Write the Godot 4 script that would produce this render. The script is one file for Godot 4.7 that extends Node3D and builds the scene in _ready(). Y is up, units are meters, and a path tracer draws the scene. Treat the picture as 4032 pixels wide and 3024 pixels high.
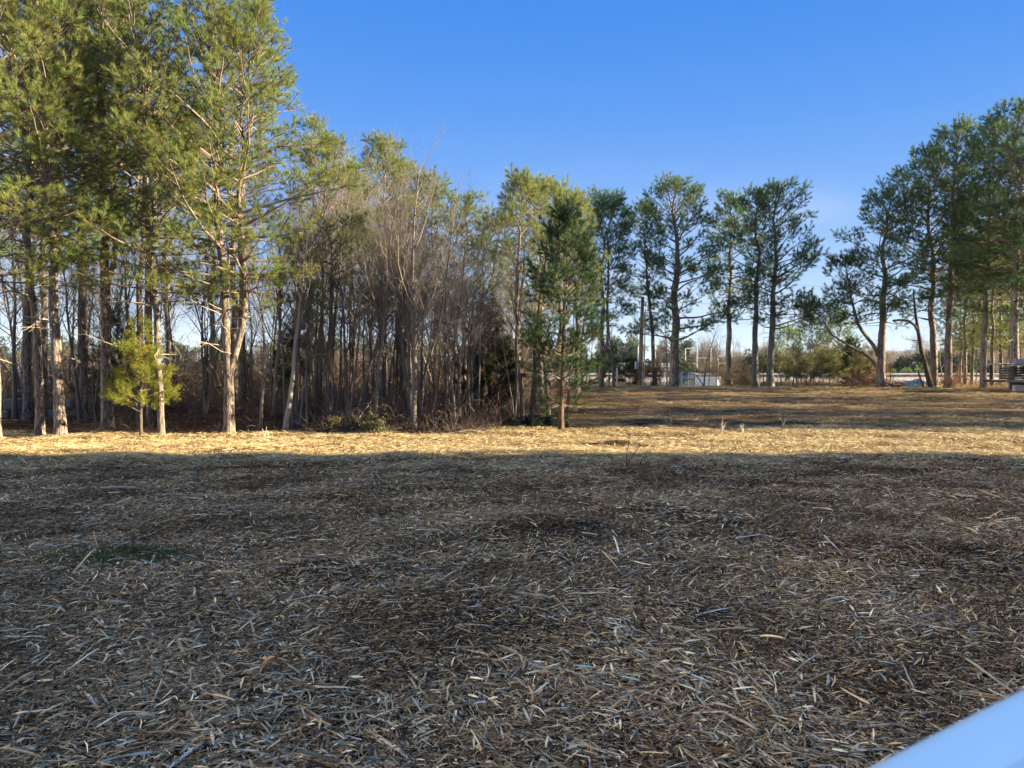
extends Node3D
# A mulched field at a wood's edge in low winter sun. Distances in metres, y up, the camera looks along -z.

const EYE := 2.0
const F := 738.0
const SUN_AZ := 92.0
const SUN_EL := 16.5
var rng := RandomNumberGenerator.new()
var n_low := FastNoiseLite.new()
var n_mid := FastNoiseLite.new()
var n_patch := FastNoiseLite.new()
var used := {}
var M := {}
var pine_sprays: Array[ArrayMesh] = []
var cedar_sprays: Array[ArrayMesh] = []
var mounds := []
var bases: Array[Vector3] = []


class MB:
	var v := PackedVector3Array()
	var n := PackedVector3Array()
	var c := PackedColorArray()
	var uv := PackedVector2Array()
	var ix := PackedInt32Array()
	var flat := false

	func mesh(mat: Material) -> ArrayMesh:
		var a := []
		a.resize(Mesh.ARRAY_MAX)
		a[Mesh.ARRAY_VERTEX] = v
		if not flat:
			a[Mesh.ARRAY_NORMAL] = n
		a[Mesh.ARRAY_COLOR] = c
		if uv.size() == v.size():
			a[Mesh.ARRAY_TEX_UV] = uv
		a[Mesh.ARRAY_INDEX] = ix
		var m := ArrayMesh.new()
		m.add_surface_from_arrays(Mesh.PRIMITIVE_TRIANGLES, a)
		m.surface_set_material(0, mat)
		return m

	func tri(p: Vector3, q: Vector3, r: Vector3, col: Color) -> void:
		var k := v.size()
		v.append(p); v.append(q); v.append(r)
		c.append(col); c.append(col); c.append(col)
		ix.append(k); ix.append(k + 1); ix.append(k + 2)

	func quad(p: Vector3, q: Vector3, r: Vector3, s: Vector3, col: Color) -> void:
		var k := v.size()
		v.append(p); v.append(q); v.append(r); v.append(s)
		for i in 4:
			c.append(col)
		ix.append(k); ix.append(k + 1); ix.append(k + 2)
		ix.append(k); ix.append(k + 2); ix.append(k + 3)

	# a box with its own basis (flat builders only)
	func box(at: Vector3, size: Vector3, col: Color, b := Basis()) -> void:
		var h := size / 2.0
		var p := []
		for i in 8:
			p.append(at + b * Vector3(h.x if i & 1 else -h.x, h.y if i & 2 else -h.y, h.z if i & 4 else -h.z))
		quad(p[4], p[6], p[7], p[5], col)
		quad(p[1], p[3], p[2], p[0], col)
		quad(p[5], p[7], p[3], p[1], col)
		quad(p[0], p[2], p[6], p[4], col)
		quad(p[2], p[3], p[7], p[6], col)
		quad(p[0], p[4], p[5], p[1], col)

	# a box whose edges are chamfered by e
	func cbox(at: Vector3, size: Vector3, e: float, col: Color, b := Basis()) -> void:
		var h := size / 2.0
		var P := func(sx: int, sy: int, sz: int, k: int) -> Vector3:
			return at + b * Vector3(sx * (h.x - (0.0 if k == 0 else e)), sy * (h.y - (0.0 if k == 1 else e)), sz * (h.z - (0.0 if k == 2 else e)))
		for s in [-1, 1]:
			fq(P.call(s, -1, -1, 0), P.call(s, 1, -1, 0), P.call(s, 1, 1, 0), P.call(s, -1, 1, 0), b * Vector3(s, 0, 0), col)
			fq(P.call(-1, s, -1, 1), P.call(1, s, -1, 1), P.call(1, s, 1, 1), P.call(-1, s, 1, 1), b * Vector3(0, s, 0), col)
			fq(P.call(-1, -1, s, 2), P.call(1, -1, s, 2), P.call(1, 1, s, 2), P.call(-1, 1, s, 2), b * Vector3(0, 0, s), col)
			for t in [-1, 1]:
				fq(P.call(s, t, -1, 0), P.call(s, t, 1, 0), P.call(s, t, 1, 1), P.call(s, t, -1, 1), b * Vector3(s, t, 0), col)
				fq(P.call(s, -1, t, 0), P.call(s, 1, t, 0), P.call(s, 1, t, 2), P.call(s, -1, t, 2), b * Vector3(s, 0, t), col)
				fq(P.call(-1, s, t, 1), P.call(1, s, t, 1), P.call(1, s, t, 2), P.call(-1, s, t, 2), b * Vector3(0, s, t), col)
				for u in [-1, 1]:
					var k := v.size()
					fq(P.call(s, t, u, 0), P.call(s, t, u, 1), P.call(s, t, u, 2), P.call(s, t, u, 2), b * Vector3(s, t, u), col)

	# a quad turned so that it faces along out (clockwise front)
	func fq(p: Vector3, q: Vector3, r: Vector3, s: Vector3, out: Vector3, col: Color) -> void:
		var nn := (q - p).cross(r - p)
		if nn.dot(out) > 0.0:
			quad(p, s, r, q, col)
		else:
			quad(p, q, r, s, col)

	# a straight square bar between two points (flat builders only)
	func bar(a: Vector3, b: Vector3, w: float, col: Color) -> void:
		var d := b - a
		var y := d.normalized()
		var x := y.cross(Vector3.FORWARD if absf(y.z) < 0.9 else Vector3.RIGHT).normalized()
		box((a + b) / 2.0, Vector3(w, d.length(), w), col, Basis(x, y, x.cross(y)))

	func tube(pts: PackedVector3Array, rad: PackedFloat32Array, sides: int, col: Color, vscale := 0.4, rough := 0.0, nz: FastNoiseLite = null, tipcol := Color(-1, 0, 0)) -> void:
		var k0 := v.size()
		var np := pts.size()
		var u := Vector3.ZERO
		var along := 0.0
		for i in np:
			var t: Vector3 = (pts[mini(i + 1, np - 1)] - pts[maxi(i - 1, 0)]).normalized()
			if i == 0:
				u = t.cross(Vector3.RIGHT if absf(t.x) < 0.8 else Vector3.BACK).normalized()
			else:
				u = (u - t * u.dot(t)).normalized()
				along += pts[i].distance_to(pts[i - 1])
			var w := t.cross(u)
			var cc := col if tipcol.r < 0.0 else col.lerp(tipcol, float(i) / (np - 1))
			for j in sides + 1:
				var a := TAU * j / sides
				var o := u * cos(a) + w * sin(a)
				var r := rad[i]
				if rough > 0.0:
					var q := pts[i] + o * r
					r *= 1.0 + rough * nz.get_noise_3d(q.x * 14.0, q.y * 5.0, q.z * 14.0)
				v.append(pts[i] + o * r)
				n.append(o)
				c.append(cc)
				uv.append(Vector2(float(j) / sides, along * vscale))
		for i in np - 1:
			for j in sides:
				var a := k0 + i * (sides + 1) + j
				var d := a + sides + 1
				ix.append(a); ix.append(d + 1); ix.append(a + 1)
				ix.append(a); ix.append(d); ix.append(d + 1)


# ---------------------------------------------------------------- helpers
func numbered(called: String) -> String:
	var k: int = used.get(called, 0)
	used[called] = k + 1
	return called if k == 0 else "%s_%03d" % [called, k]


func tag(o: Node, label: String, category := "", group := "", kind := "") -> void:
	if label:
		o.set_meta("label", label)
	if category:
		o.set_meta("category", category)
	if group:
		o.set_meta("group", group)
	if kind:
		o.set_meta("kind", kind)


func thing(called: String, label: String, category: String, at := Vector3.ZERO, turn := 0.0, group := "") -> Node3D:
	var o := Node3D.new()
	o.name = numbered(called)
	add_child(o)
	o.position = at
	o.rotation.y = turn
	tag(o, label, category, group)
	return o


func part(called: String, mesh: Mesh, parent: Node3D) -> MeshInstance3D:
	var o := MeshInstance3D.new()
	o.name = called
	o.mesh = mesh
	parent.add_child(o, true)
	return o


func single(called: String, mesh: Mesh, label: String, category: String, at := Vector3.ZERO, turn := 0.0, group := "") -> MeshInstance3D:
	var o := part(numbered(called), mesh, self)
	o.position = at
	o.rotation.y = turn
	tag(o, label, category, group)
	return o


func structure(called: String, mesh: Mesh) -> MeshInstance3D:
	var o := part(numbered(called), mesh, self)
	o.set_meta("kind", "structure")
	return o


func dup(root: Node3D, at: Vector3, turn: float, size: float, label: String, group := "") -> Node3D:
	var r: Node3D = root.duplicate()
	r.name = numbered(String(root.name).rstrip("0123456789").rstrip("_"))
	add_child(r)
	r.position = at
	r.rotation = Vector3(0, turn, 0)
	r.scale = Vector3.ONE * size
	r.set_meta("label", label)
	if group:
		r.set_meta("group", group)
	elif r.has_meta("group"):
		r.remove_meta("group")
	return r


func multi(called: String, mesh: Mesh, xs: Array, cols: PackedColorArray, parent: Node3D, kind := "") -> MultiMeshInstance3D:
	var mm := MultiMesh.new()
	mm.transform_format = MultiMesh.TRANSFORM_3D
	mm.use_colors = true
	mm.mesh = mesh
	mm.instance_count = xs.size()
	var b := PackedFloat32Array()
	b.resize(xs.size() * 16)
	var k := 0
	for i in xs.size():
		var t: Transform3D = xs[i]
		b[k] = t.basis.x.x; b[k + 1] = t.basis.y.x; b[k + 2] = t.basis.z.x; b[k + 3] = t.origin.x
		b[k + 4] = t.basis.x.y; b[k + 5] = t.basis.y.y; b[k + 6] = t.basis.z.y; b[k + 7] = t.origin.y
		b[k + 8] = t.basis.x.z; b[k + 9] = t.basis.y.z; b[k + 10] = t.basis.z.z; b[k + 11] = t.origin.z
		var c := cols[i]
		b[k + 12] = c.r; b[k + 13] = c.g; b[k + 14] = c.b; b[k + 15] = 1.0
		k += 16
	mm.buffer = b
	var o := MultiMeshInstance3D.new()
	o.name = called
	o.multimesh = mm
	parent.add_child(o, true)
	if kind:
		o.set_meta("kind", kind)
	return o


func R(a: float, b: float) -> float:
	return rng.randf_range(a, b)


func rvec() -> Vector3:
	return Vector3(R(-1, 1), R(-1, 1), R(-1, 1))


func ss(a: float, b: float, x: float) -> float:
	return smoothstep(a, b, x)


# ground height
func H(x: float, z: float) -> float:
	var d := -z
	var h := 0.97 * ss(23.0, 47.0, d)
	var near := 1.0 - ss(48.0, 60.0, d)
	h += near * (0.07 * n_low.get_noise_2d(x, z) + 0.045 * n_mid.get_noise_2d(x, z))
	if d > 0.0 and d < 38.0:
		for m in mounds:
			var q := Vector2(x - m[0], (z - m[1]) * 1.3).length_squared()
			h += m[3] * exp(-q / (m[2] * m[2]))
	h -= 0.85 * exp(-((x - 14.6) * (x - 14.6) + (z + 60.0) * (z + 60.0)) / 16.0)
	# the bank of red earth inside the wood
	if x < 0.0:
		h += 0.55 * ss(25.5, 28.0, d) * (1.0 - ss(29.0, 34.0, d)) * ss(0.0, -4.0, x) * (0.75 + 0.5 * n_low.get_noise_2d(x * 2.0, 9.0))
	return h


func at(px: float, depth: float, lift := 0.0) -> Vector3:
	var x := (px - 512.0) / F * depth
	return Vector3(x, H(x, -depth) + lift, -depth)


func up(py: float, depth: float) -> float:
	return EYE + (372.0 - py) / F * depth


# ---------------------------------------------------------------- materials
func vmat(called: String, rough := 0.85, backlight := Color.BLACK) -> StandardMaterial3D:
	var m := StandardMaterial3D.new()
	m.resource_name = called
	m.vertex_color_use_as_albedo = true
	m.roughness = rough
	m.metallic_specular = 0.3
	if backlight != Color.BLACK:
		m.backlight_enabled = true
		m.backlight = backlight
	m.cull_mode = BaseMaterial3D.CULL_DISABLED
	return m


func pmat(called: String, col: Color, rough := 0.6, metal := 0.0) -> StandardMaterial3D:
	var m := StandardMaterial3D.new()
	m.resource_name = called
	m.albedo_color = col.linear_to_srgb()
	m.roughness = rough
	m.metallic = metal
	return m


func noise_tex(freq: float, oct: int, sd: int, ramp: Array, size := 512, type := FastNoiseLite.TYPE_SIMPLEX_SMOOTH) -> NoiseTexture2D:
	var f := FastNoiseLite.new()
	f.seed = sd
	f.noise_type = type
	f.frequency = freq
	f.fractal_octaves = oct
	var g := Gradient.new()
	var offs := PackedFloat32Array()
	var cs := PackedColorArray()
	for r in ramp:
		offs.append(r[0])
		cs.append(Color(r[1], r[2], r[3]))
	g.offsets = offs
	g.colors = cs
	var t := NoiseTexture2D.new()
	t.width = size
	t.height = size
	t.seamless = true
	t.noise = f
	t.color_ramp = g
	return t


func bark(called: String, plate: Color, deep: Color, sd: int, stretch: float, cell: float) -> StandardMaterial3D:
	var w := 192
	var h := 384
	var f := FastNoiseLite.new()
	f.seed = sd
	f.noise_type = FastNoiseLite.TYPE_CELLULAR
	f.cellular_return_type = FastNoiseLite.RETURN_DISTANCE2_SUB
	f.frequency = 1.0
	f.fractal_type = FastNoiseLite.FRACTAL_NONE
	var g := FastNoiseLite.new()
	g.seed = sd + 7
	g.frequency = 1.0
	g.fractal_octaves = 4
	var im := Image.create(w, h, false, Image.FORMAT_RGB8)
	var hm := Image.create(w, h, false, Image.FORMAT_L8)
	for y in h:
		# mirrored along the trunk so that it repeats without a seam
		var vv := absf(float(y) / h * 2.0 - 1.0) * cell * stretch
		for x in w:
			var a := TAU * x / w
			var p := Vector3(cos(a) * cell, vv, sin(a) * cell)
			var wob := g.get_noise_3dv(p * 1.3) * 0.35
			var e := clampf((f.get_noise_3d(p.x + wob, p.y + wob * 2.0, p.z - wob) + 1.0) * 2.2, 0.0, 1.0)
			e = smoothstep(0.05, 0.6, e)
			var fine := g.get_noise_3dv(p * 5.0) * 0.5 + 0.5
			var tone := g.get_noise_3dv(p * 0.9 + Vector3(9, 0, 0)) * 0.3 + 1.0
			var col := deep.lerp(plate, e * (0.55 + 0.6 * fine)) * tone
			im.set_pixel(x, y, Color(col.r, col.g, col.b).clamp().linear_to_srgb())
			hm.set_pixel(x, y, Color.WHITE * clampf(e * 0.75 + fine * 0.25, 0, 1))
	var m := StandardMaterial3D.new()
	m.resource_name = called
	m.albedo_texture = ImageTexture.create_from_image(im)
	m.vertex_color_use_as_albedo = true
	m.roughness = 0.95
	m.metallic_specular = 0.25
	m.heightmap_enabled = true
	m.heightmap_texture = ImageTexture.create_from_image(hm)
	m.heightmap_scale = 2.0
	return m


func make_materials() -> void:
	var soil := StandardMaterial3D.new()
	soil.resource_name = "soil"
	soil.vertex_color_use_as_albedo = true
	soil.roughness = 1.0
	soil.metallic_specular = 0.15
	soil.uv1_triplanar = true
	soil.uv1_world_triplanar = true
	soil.uv1_scale = Vector3.ONE * 0.45
	soil.albedo_texture = noise_tex(0.02, 6, 3, [[0.0, 0.35, 0.33, 0.3], [0.45, 0.75, 0.73, 0.7], [0.62, 0.95, 0.92, 0.88], [1.0, 1.0, 1.0, 0.97]], 1024)
	soil.heightmap_enabled = true
	soil.heightmap_texture = noise_tex(0.05, 6, 5, [[0.0, 0, 0, 0], [1.0, 1, 1, 1]], 512)
	soil.heightmap_scale = 4.0
	M.soil = soil
	M.chip = vmat("wood_chip", 0.85)
	M.straw = vmat("straw", 0.8, Color(0.25, 0.25, 0.25))
	M.needle = vmat("pine_needles", 0.5, Color(0.95, 0.95, 0.95))
	M.leaf = vmat("leaf", 0.7, Color(0.85, 0.85, 0.85))
	M.twig = vmat("twig", 0.9)
	M.bark_pine = bark("pine_bark", Color(0.35, 0.28, 0.22), Color(0.055, 0.037, 0.028), 11, 1.0, 4.0)
	M.bark_grey = bark("grey_bark", Color(0.29, 0.25, 0.2), Color(0.07, 0.055, 0.045), 23, 1.0, 5.0)
	var rd := StandardMaterial3D.new()
	rd.resource_name = "pavement"
	rd.roughness = 0.9
	rd.uv1_triplanar = true
	rd.uv1_world_triplanar = true
	rd.uv1_scale = Vector3.ONE * 0.08
	rd.albedo_texture = noise_tex(0.03, 5, 31, [[0.0, 0.5, 0.485, 0.47], [1.0, 0.62, 0.6, 0.585]], 512)
	M.road = rd
	M.white = pmat("white_paint", Color(0.72, 0.74, 0.76), 0.4)
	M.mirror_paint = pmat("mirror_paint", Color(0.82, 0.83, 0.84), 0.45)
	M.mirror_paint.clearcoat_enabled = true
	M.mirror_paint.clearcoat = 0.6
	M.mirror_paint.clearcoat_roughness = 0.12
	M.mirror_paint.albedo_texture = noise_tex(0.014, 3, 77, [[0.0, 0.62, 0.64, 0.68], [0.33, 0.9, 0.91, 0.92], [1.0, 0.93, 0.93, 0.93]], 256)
	M.mirror_paint.albedo_color = Color(0.7, 0.85, 0.96)  # blue of the reflected sky tinted into the white paint
	M.galv = pmat("galvanised_steel", Color(0.6, 0.62, 0.63), 0.5, 0.25)
	M.steel_white = pmat("pale_steel", Color(0.78, 0.79, 0.78), 0.55)
	M.black = pmat("black_rubber", Color(0.02, 0.02, 0.022), 0.8)
	M.dark = pmat("dark_metal", Color(0.045, 0.045, 0.05), 0.6)
	M.glass = pmat("dark_glass", Color(0.03, 0.04, 0.05), 0.06)
	M.cabinet = pmat("dull_grey_metal", Color(0.4, 0.46, 0.5), 0.45, 0.1)
	M.cabinet.albedo_texture = noise_tex(0.012, 4, 9, [[0.0, 0.6, 0.62, 0.62], [0.5, 0.85, 0.87, 0.88], [1.0, 1.0, 1.0, 1.0]], 256)
	M.cabinet_side = pmat("weathered_cabinet_side", Color(0.06, 0.075, 0.06), 0.8)
	M.pole = bark("pole_wood", Color(0.52, 0.44, 0.34), Color(0.24, 0.19, 0.14), 41, 0.25, 5.0)
	M.board = pmat("weathered_board", Color(0.42, 0.43, 0.43), 0.85)
	M.block = pmat("grey_block", Color(0.26, 0.25, 0.23), 0.95)
	M.block.albedo_texture = noise_tex(0.02, 5, 19, [[0.0, 0.5, 0.48, 0.45], [1.0, 1.0, 1.0, 1.0]], 256)
	M.block.uv1_triplanar = true


# ---------------------------------------------------------------- foliage pieces
func needle_shoot(mb: MB, a: Vector3, b: Vector3, count: int, nl: float, w: float, old: float) -> void:
	var d := (b - a).normalized()
	var L := a.distance_to(b)
	for k in count:
		var t := lerpf(0.25, 1.0, sqrt(rng.randf())) if k > 5 else 1.0
		var p := a.lerp(b, t)
		var perp := rvec()
		perp = (perp - d * perp.dot(d)).normalized()
		var ang := lerpf(1.15, 0.35, t) * R(0.7, 1.2)
		var nd := (d * cos(ang) + perp * sin(ang) + Vector3(0, -0.12, 0)).normalized()
		var q := p + nd * nl * R(0.75, 1.1)
		var sidev := nd.cross(rvec()).normalized() * w * 0.5
		var g := R(0.8, 1.25)
		var col := Color(0.2 * g, 0.232 * g, 0.062 * g)
		if rng.randf() < old:
			col = Color(0.25 * g, 0.14 * g, 0.04 * g)
		mb.tri(p - sidev, p + sidev, q, col)


func pine_spray(sd: int, shoots: int, per: int, nl: float, w: float) -> ArrayMesh:
	rng.seed = sd
	var mb := MB.new()
	mb.flat = true
	var wood := Color(0.12, 0.08, 0.05)
	mb.bar(Vector3.ZERO, Vector3(0, 0.26, 0.01), 0.012, wood)
	for s in shoots:
		var y := 0.06 + 0.2 * s / maxf(1.0, shoots - 1)
		var az := s * 2.4 + R(-0.5, 0.5)
		var tip := s == shoots - 1
		var dir := Vector3(cos(az) * 0.75, 0.8, sin(az) * 0.75).normalized() if not tip else Vector3(0, 1, 0.08)
		var L := R(0.2, 0.3)
		var a := Vector3(0, y, 0)
		mb.bar(a, a + dir * L, 0.008, wood)
		needle_shoot(mb, a + dir * L * 0.15, a + dir * L, per, nl, w, 0.05)
	return mb.mesh(M.needle)


# flat sprays of a cedar: many short scaly twigs
func cedar_spray(sd: int) -> ArrayMesh:
	rng.seed = sd
	var mb := MB.new()
	mb.flat = true
	for k in 26:
		var y := R(0.0, 0.36)
		var az := R(0, TAU)
		var d := Vector3(cos(az), R(0.5, 1.5), sin(az)).normalized()
		var L := R(0.07, 0.17) * (1.1 - y)
		var p := Vector3(0, y, 0)
		for j in 5:
			var q := p + d * L * (j + 1) / 5.0
			var e := (d + rvec() * 0.8).normalized() * R(0.03, 0.06)
			var sidev := e.cross(rvec()).normalized() * 0.007
			var g := R(0.75, 1.3)
			mb.tri(q - sidev, q + sidev, q + e, Color(0.10 * g, 0.115 * g, 0.032 * g))
		var s2 := d.cross(rvec()).normalized() * 0.006
		mb.tri(p - s2, p + s2, p + d * L, Color(0.09, 0.1, 0.035))
	return mb.mesh(M.leaf)


# a clump of small leaves on twigs; tinted per copy
func leaf_clump(sd: int, count: int, spread: float, size: float) -> ArrayMesh:
	rng.seed = sd
	var mb := MB.new()
	mb.flat = true
	for k in count:
		var p := Vector3(R(-1, 1), R(-0.2, 1.6), R(-1, 1)) * spread
		var d := (rvec() + Vector3(0, 0.4, 0)).normalized()
		var x := d.cross(rvec()).normalized()
		var s := size * R(0.6, 1.3)
		var g := R(0.7, 1.3)
		var col := Color(0.85 * g, 0.85 * g, 0.85 * g)
		mb.tri(p, p + d * s * 0.55 + x * s * 0.28, p + d * s, col)
		mb.tri(p, p + d * s, p + d * s * 0.55 - x * s * 0.28, col)
	return mb.mesh(M.leaf)


func along_y(d: Vector3, p: Vector3, s: float) -> Transform3D:
	var y := d.normalized()
	var x := y.cross(rvec()).normalized()
	return Transform3D(Basis(x * s, y * s, x.cross(y) * s), p)


func prof(c: Array, y: float) -> float:
	if y <= c[0][0]:
		return c[0][1]
	for i in c.size() - 1:
		if y <= c[i + 1][0]:
			return lerpf(c[i][1], c[i + 1][1], (y - c[i][0]) / (c[i + 1][0] - c[i][0]))
	return c[c.size() - 1][1]


# ---------------------------------------------------------------- pines
# o: h, r, crown [[y, radius], ...], lean (top offset), start (fork offset), step, el0, el1, inner, sub, size, dead, asym
func grow_pine(tm: MB, bm: MB, xs: Array, cols: PackedColorArray, o: Dictionary) -> void:
	var h: float = o.h
	var r: float = o.r
	var lean: Vector3 = o.get("lean", Vector3.ZERO)
	var y_from: float = o.get("from", 0.0)
	var shift: Vector3 = o.get("shift", Vector3.ZERO)
	var crown: Array = o.crown
	var y0: float = crown[0][0]
	var wob := R(0, 100)
	var wide: float = o.get("wide", 1.0)
	var sway: float = o.get("sway", 0.12)
	var P := func(y: float) -> Vector3:
		var t := maxf(0.0, y / h)
		return shift * ss(0.0, 1.0, (y - y_from) / 2.2) + lean * pow(t, 1.25) + Vector3(n_low.get_noise_2d(y * 1.1, wob), 0, n_low.get_noise_2d(y * 1.1, wob + 50.0)) * sway * t * 4.0 + Vector3(0, y, 0)
	var pts := PackedVector3Array()
	var rad := PackedFloat32Array()
	var nseg := int(h / 0.45)
	for i in nseg + 1:
		var y := lerpf(y_from - 0.15, h, float(i) / nseg)
		pts.append(P.call(y))
		var t := clampf(y / h, 0, 1)
		rad.append(r * (pow(1.0 - t, 0.75) * 0.94 + 0.03 + 0.35 * exp(-maxf(y, 0.0) * 3.0)))
	tm.tube(pts, rad, 10, o.get("tint", Color.WHITE), 0.4, 0.22, n_mid)
	var bark_c := Color(0.2, 0.15, 0.11)
	# dead lower limbs
	for k in int(o.get("dead", 8)):
		var y := R(maxf(0.16 * h, y_from + 0.3), y0 + 0.15 * h)
		var az := R(0, TAU)
		dead_limb(bm, P.call(y), Vector3(cos(az), R(-0.1, 0.35), sin(az)).normalized(), R(0.35, 1.5) * o.get("dead_len", 1.0), 0.014)
	var step: float = o.get("step", 0.5)
	var asym: Vector3 = o.get("asym", Vector3.ZERO)
	var inner: float = o.get("inner", 0.4)
	var sub: float = o.get("sub", 0.28)
	var size: float = o.get("size", 1.0)
	var curve: float = o.get("curve", 0.5)
	var y := y0
	var az0 := R(0, TAU)
	while y < h - 0.25:
		var tt := (y - y0) / (h - y0)
		var nb := rng.randi_range(3, 5) if tt < 0.85 else 3
		for b in nb:
			az0 += TAU / nb + R(-0.5, 0.5)
			var out := Vector3(cos(az0), 0, sin(az0))
			var L := prof(crown, y) * R(0.6, 1.13) * wide * (1.0 + asym.dot(out))
			if L < 0.2:
				continue
			var el := lerpf(o.get("el0", 0.05), o.get("el1", 0.9), tt) + R(-0.15, 0.15)
			pine_branch(bm, xs, cols, P.call(y + R(-0.1, 0.1)), out * cos(el) + Vector3.UP * sin(el), L, 0.008 + 0.0135 * L * o.get("limb", 1.0), inner, sub, size, curve, bark_c)
		y += step * R(0.75, 1.25) * (1.0 - 0.35 * tt)
	for e in o.get("extra", []):
		pine_branch(bm, xs, cols, P.call(e[0]), e[1], e[2], 0.028, 0.3, 0.2, size, curve * 0.4, bark_c)
	for k in 7:
		var yy := h - 0.7 + 0.11 * k
		xs.append(along_y(Vector3(R(-0.5, 0.5), 1, R(-0.5, 0.5)), P.call(minf(yy, h)), size))
		cols.append(foliage_tint())


func foliage_tint() -> Color:
	var g := R(0.8, 1.2)
	var warm := R(0.85, 1.12)
	return Color(g * warm, g, g * R(0.8, 1.3))


func pine_branch(bm: MB, xs: Array, cols: PackedColorArray, from: Vector3, dir: Vector3, L: float, r: float, inner: float, sub: float, size: float, curve: float, col: Color) -> void:
	var nseg := clampi(int(L / 0.4) + 2, 3, 8)
	var seg := L / nseg
	var pts := PackedVector3Array([from])
	var rad := PackedFloat32Array([r])
	var d := dir.normalized()
	var p := from
	for i in nseg:
		p += d * seg
		d = (d + Vector3.UP * curve * R(-0.2, 1.0) / nseg + rvec() * 0.14).normalized()
		pts.append(p)
		rad.append(maxf(0.005, r * (1.0 - 0.85 * (i + 1) / nseg)))
	bm.tube(pts, rad, 5, col)
	var t := inner
	var side := 1.0 if rng.randf() < 0.5 else -1.0
	while t < 0.97:
		var fi := t * nseg
		var i := mini(int(fi), nseg - 1)
		var q := pts[i].lerp(pts[i + 1], fi - i)
		var tg := (pts[i + 1] - pts[i]).normalized()
		var lat := tg.cross(Vector3.UP)
		lat = (lat.normalized() if lat.length() > 0.1 else Vector3.RIGHT) * side
		var sd := (tg * 0.75 + lat * R(0.4, 1.0) + Vector3.UP * R(-0.05, 0.4)).normalized()
		var sl := clampf(L * 0.4 * (1.2 - t), 0.18, 1.1) * R(0.65, 1.2)
		var mid := q + sd * sl * 0.5
		var sd2 := (sd + Vector3.UP * R(0.0, 0.35)).normalized()
		var end := mid + sd2 * sl * 0.5
		bm.tube(PackedVector3Array([q, mid, end]), PackedFloat32Array([0.009, 0.006, 0.004]), 3, col)
		var ns := maxi(1, int(sl / 0.3))
		for k in ns:
			var f := 1.0 - float(k) / ns * 0.75
			var pp := q.lerp(end, f * 0.9)
			xs.append(along_y(sd2 + Vector3.UP * R(-0.05, 0.45) + rvec() * 0.4, pp, size * R(0.75, 1.15)))
			cols.append(foliage_tint())
		t += sub / maxf(L, 0.3) * R(0.7, 1.3)
		side = -side
	xs.append(along_y(d + Vector3.UP * 0.3, p - d * 0.12, size))
	cols.append(foliage_tint())


func dead_limb(bm: MB, from: Vector3, dir: Vector3, L: float, r: float, col := Color(0.4, 0.33, 0.25)) -> void:
	var pts := PackedVector3Array([from])
	var rad := PackedFloat32Array([r])
	var d := dir
	var p := from
	for i in 4:
		p += d * L / 4.0
		d = (d + rvec() * 0.28 + Vector3.DOWN * 0.08).normalized()
		pts.append(p)
		rad.append(r * (1.0 - 0.2 * (i + 1)) + 0.002)
		if i > 0 and rng.randf() < 0.75:
			var e := (d + rvec() * 0.9).normalized()
			bm.tube(PackedVector3Array([p, p + e * L * 0.18, p + (e + rvec() * 0.3).normalized() * L * 0.34]), PackedFloat32Array([r * 0.45, r * 0.3, 0.002]), 3, col)
	bm.tube(pts, rad, 4, col)


# one pine with its own trunk, limbs and needles; stems: one dictionary per stem
func pine(called: String, label: String, pos: Vector3, sd: int, stems: Array, spray := 0, bark_m := "bark_pine", group := "", needle := Color.WHITE) -> Node3D:
	rng.seed = sd
	bases.append(pos)
	var o := thing(called, label, "pine", pos, 0.0, group)
	var tm := MB.new()
	var bm := MB.new()
	var xs := []
	var cols := PackedColorArray()
	for s in stems:
		grow_pine(tm, bm, xs, cols, s)
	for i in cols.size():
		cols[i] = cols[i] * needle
	part("trunk", tm.mesh(M[bark_m]), o)
	part("limbs", bm.mesh(M.twig), o).set_meta("kind", "stuff")
	multi("crown", pine_sprays[spray % pine_sprays.size()], xs, cols, o, "stuff")
	return o


# ---------------------------------------------------------------- bare trees
func bare_branch(mb: MB, p0: Vector3, dir: Vector3, L: float, r: float, level: int, o: Dictionary) -> void:
	var nseg: int = [9, 5, 4, 3][level]
	var sides: int = [7, 4, 3, 3][level]
	var pts := PackedVector3Array([p0])
	var rad := PackedFloat32Array([r * (1.25 if level == 0 else 1.0)])
	var d := dir.normalized()
	var p := p0
	for i in nseg:
		p += d * L / nseg
		d = (d + rvec() * [0.07, 0.16, 0.22, 0.26][level] * o.crook + Vector3.UP * [0.02, 0.14, 0.1, 0.05][level]).normalized()
		pts.append(p)
		rad.append(maxf(0.0024, r * (1.0 - 0.9 * (i + 1) / nseg)))
	var c: Color = o.col
	var c2: Color = o.tip
	mb.tube(pts, rad, sides, c.lerp(c2, level / 3.0), 0.4, 0.0, null, c.lerp(c2, minf(1.0, (level + 1) / 3.0)))
	if level >= o.levels:
		return
	var n: int = int([o.n0, o.n1, o.n2][level])
	for k in n:
		var t := lerpf(o.low if level == 0 else 0.2, 0.97, (k + rng.randf()) / n)
		var fi := t * nseg
		var i := mini(int(fi), nseg - 1)
		var q := pts[i].lerp(pts[i + 1], fi - i)
		var tg := (pts[i + 1] - pts[i]).normalized()
		var perp := rvec()
		perp = (perp - tg * perp.dot(tg)).normalized()
		var ang: float = R(0.4, 0.85) * o.spread
		var cl: float = L * [0.42, 0.45, 0.42][level] * (1.15 - t * [0.75, 0.5, 0.4][level]) * R(0.6, 1.2)
		bare_branch(mb, q, tg * cos(ang) + perp * sin(ang), cl, maxf(0.003, lerpf(r, r * 0.2, t) * 0.5), level + 1, o)


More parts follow.
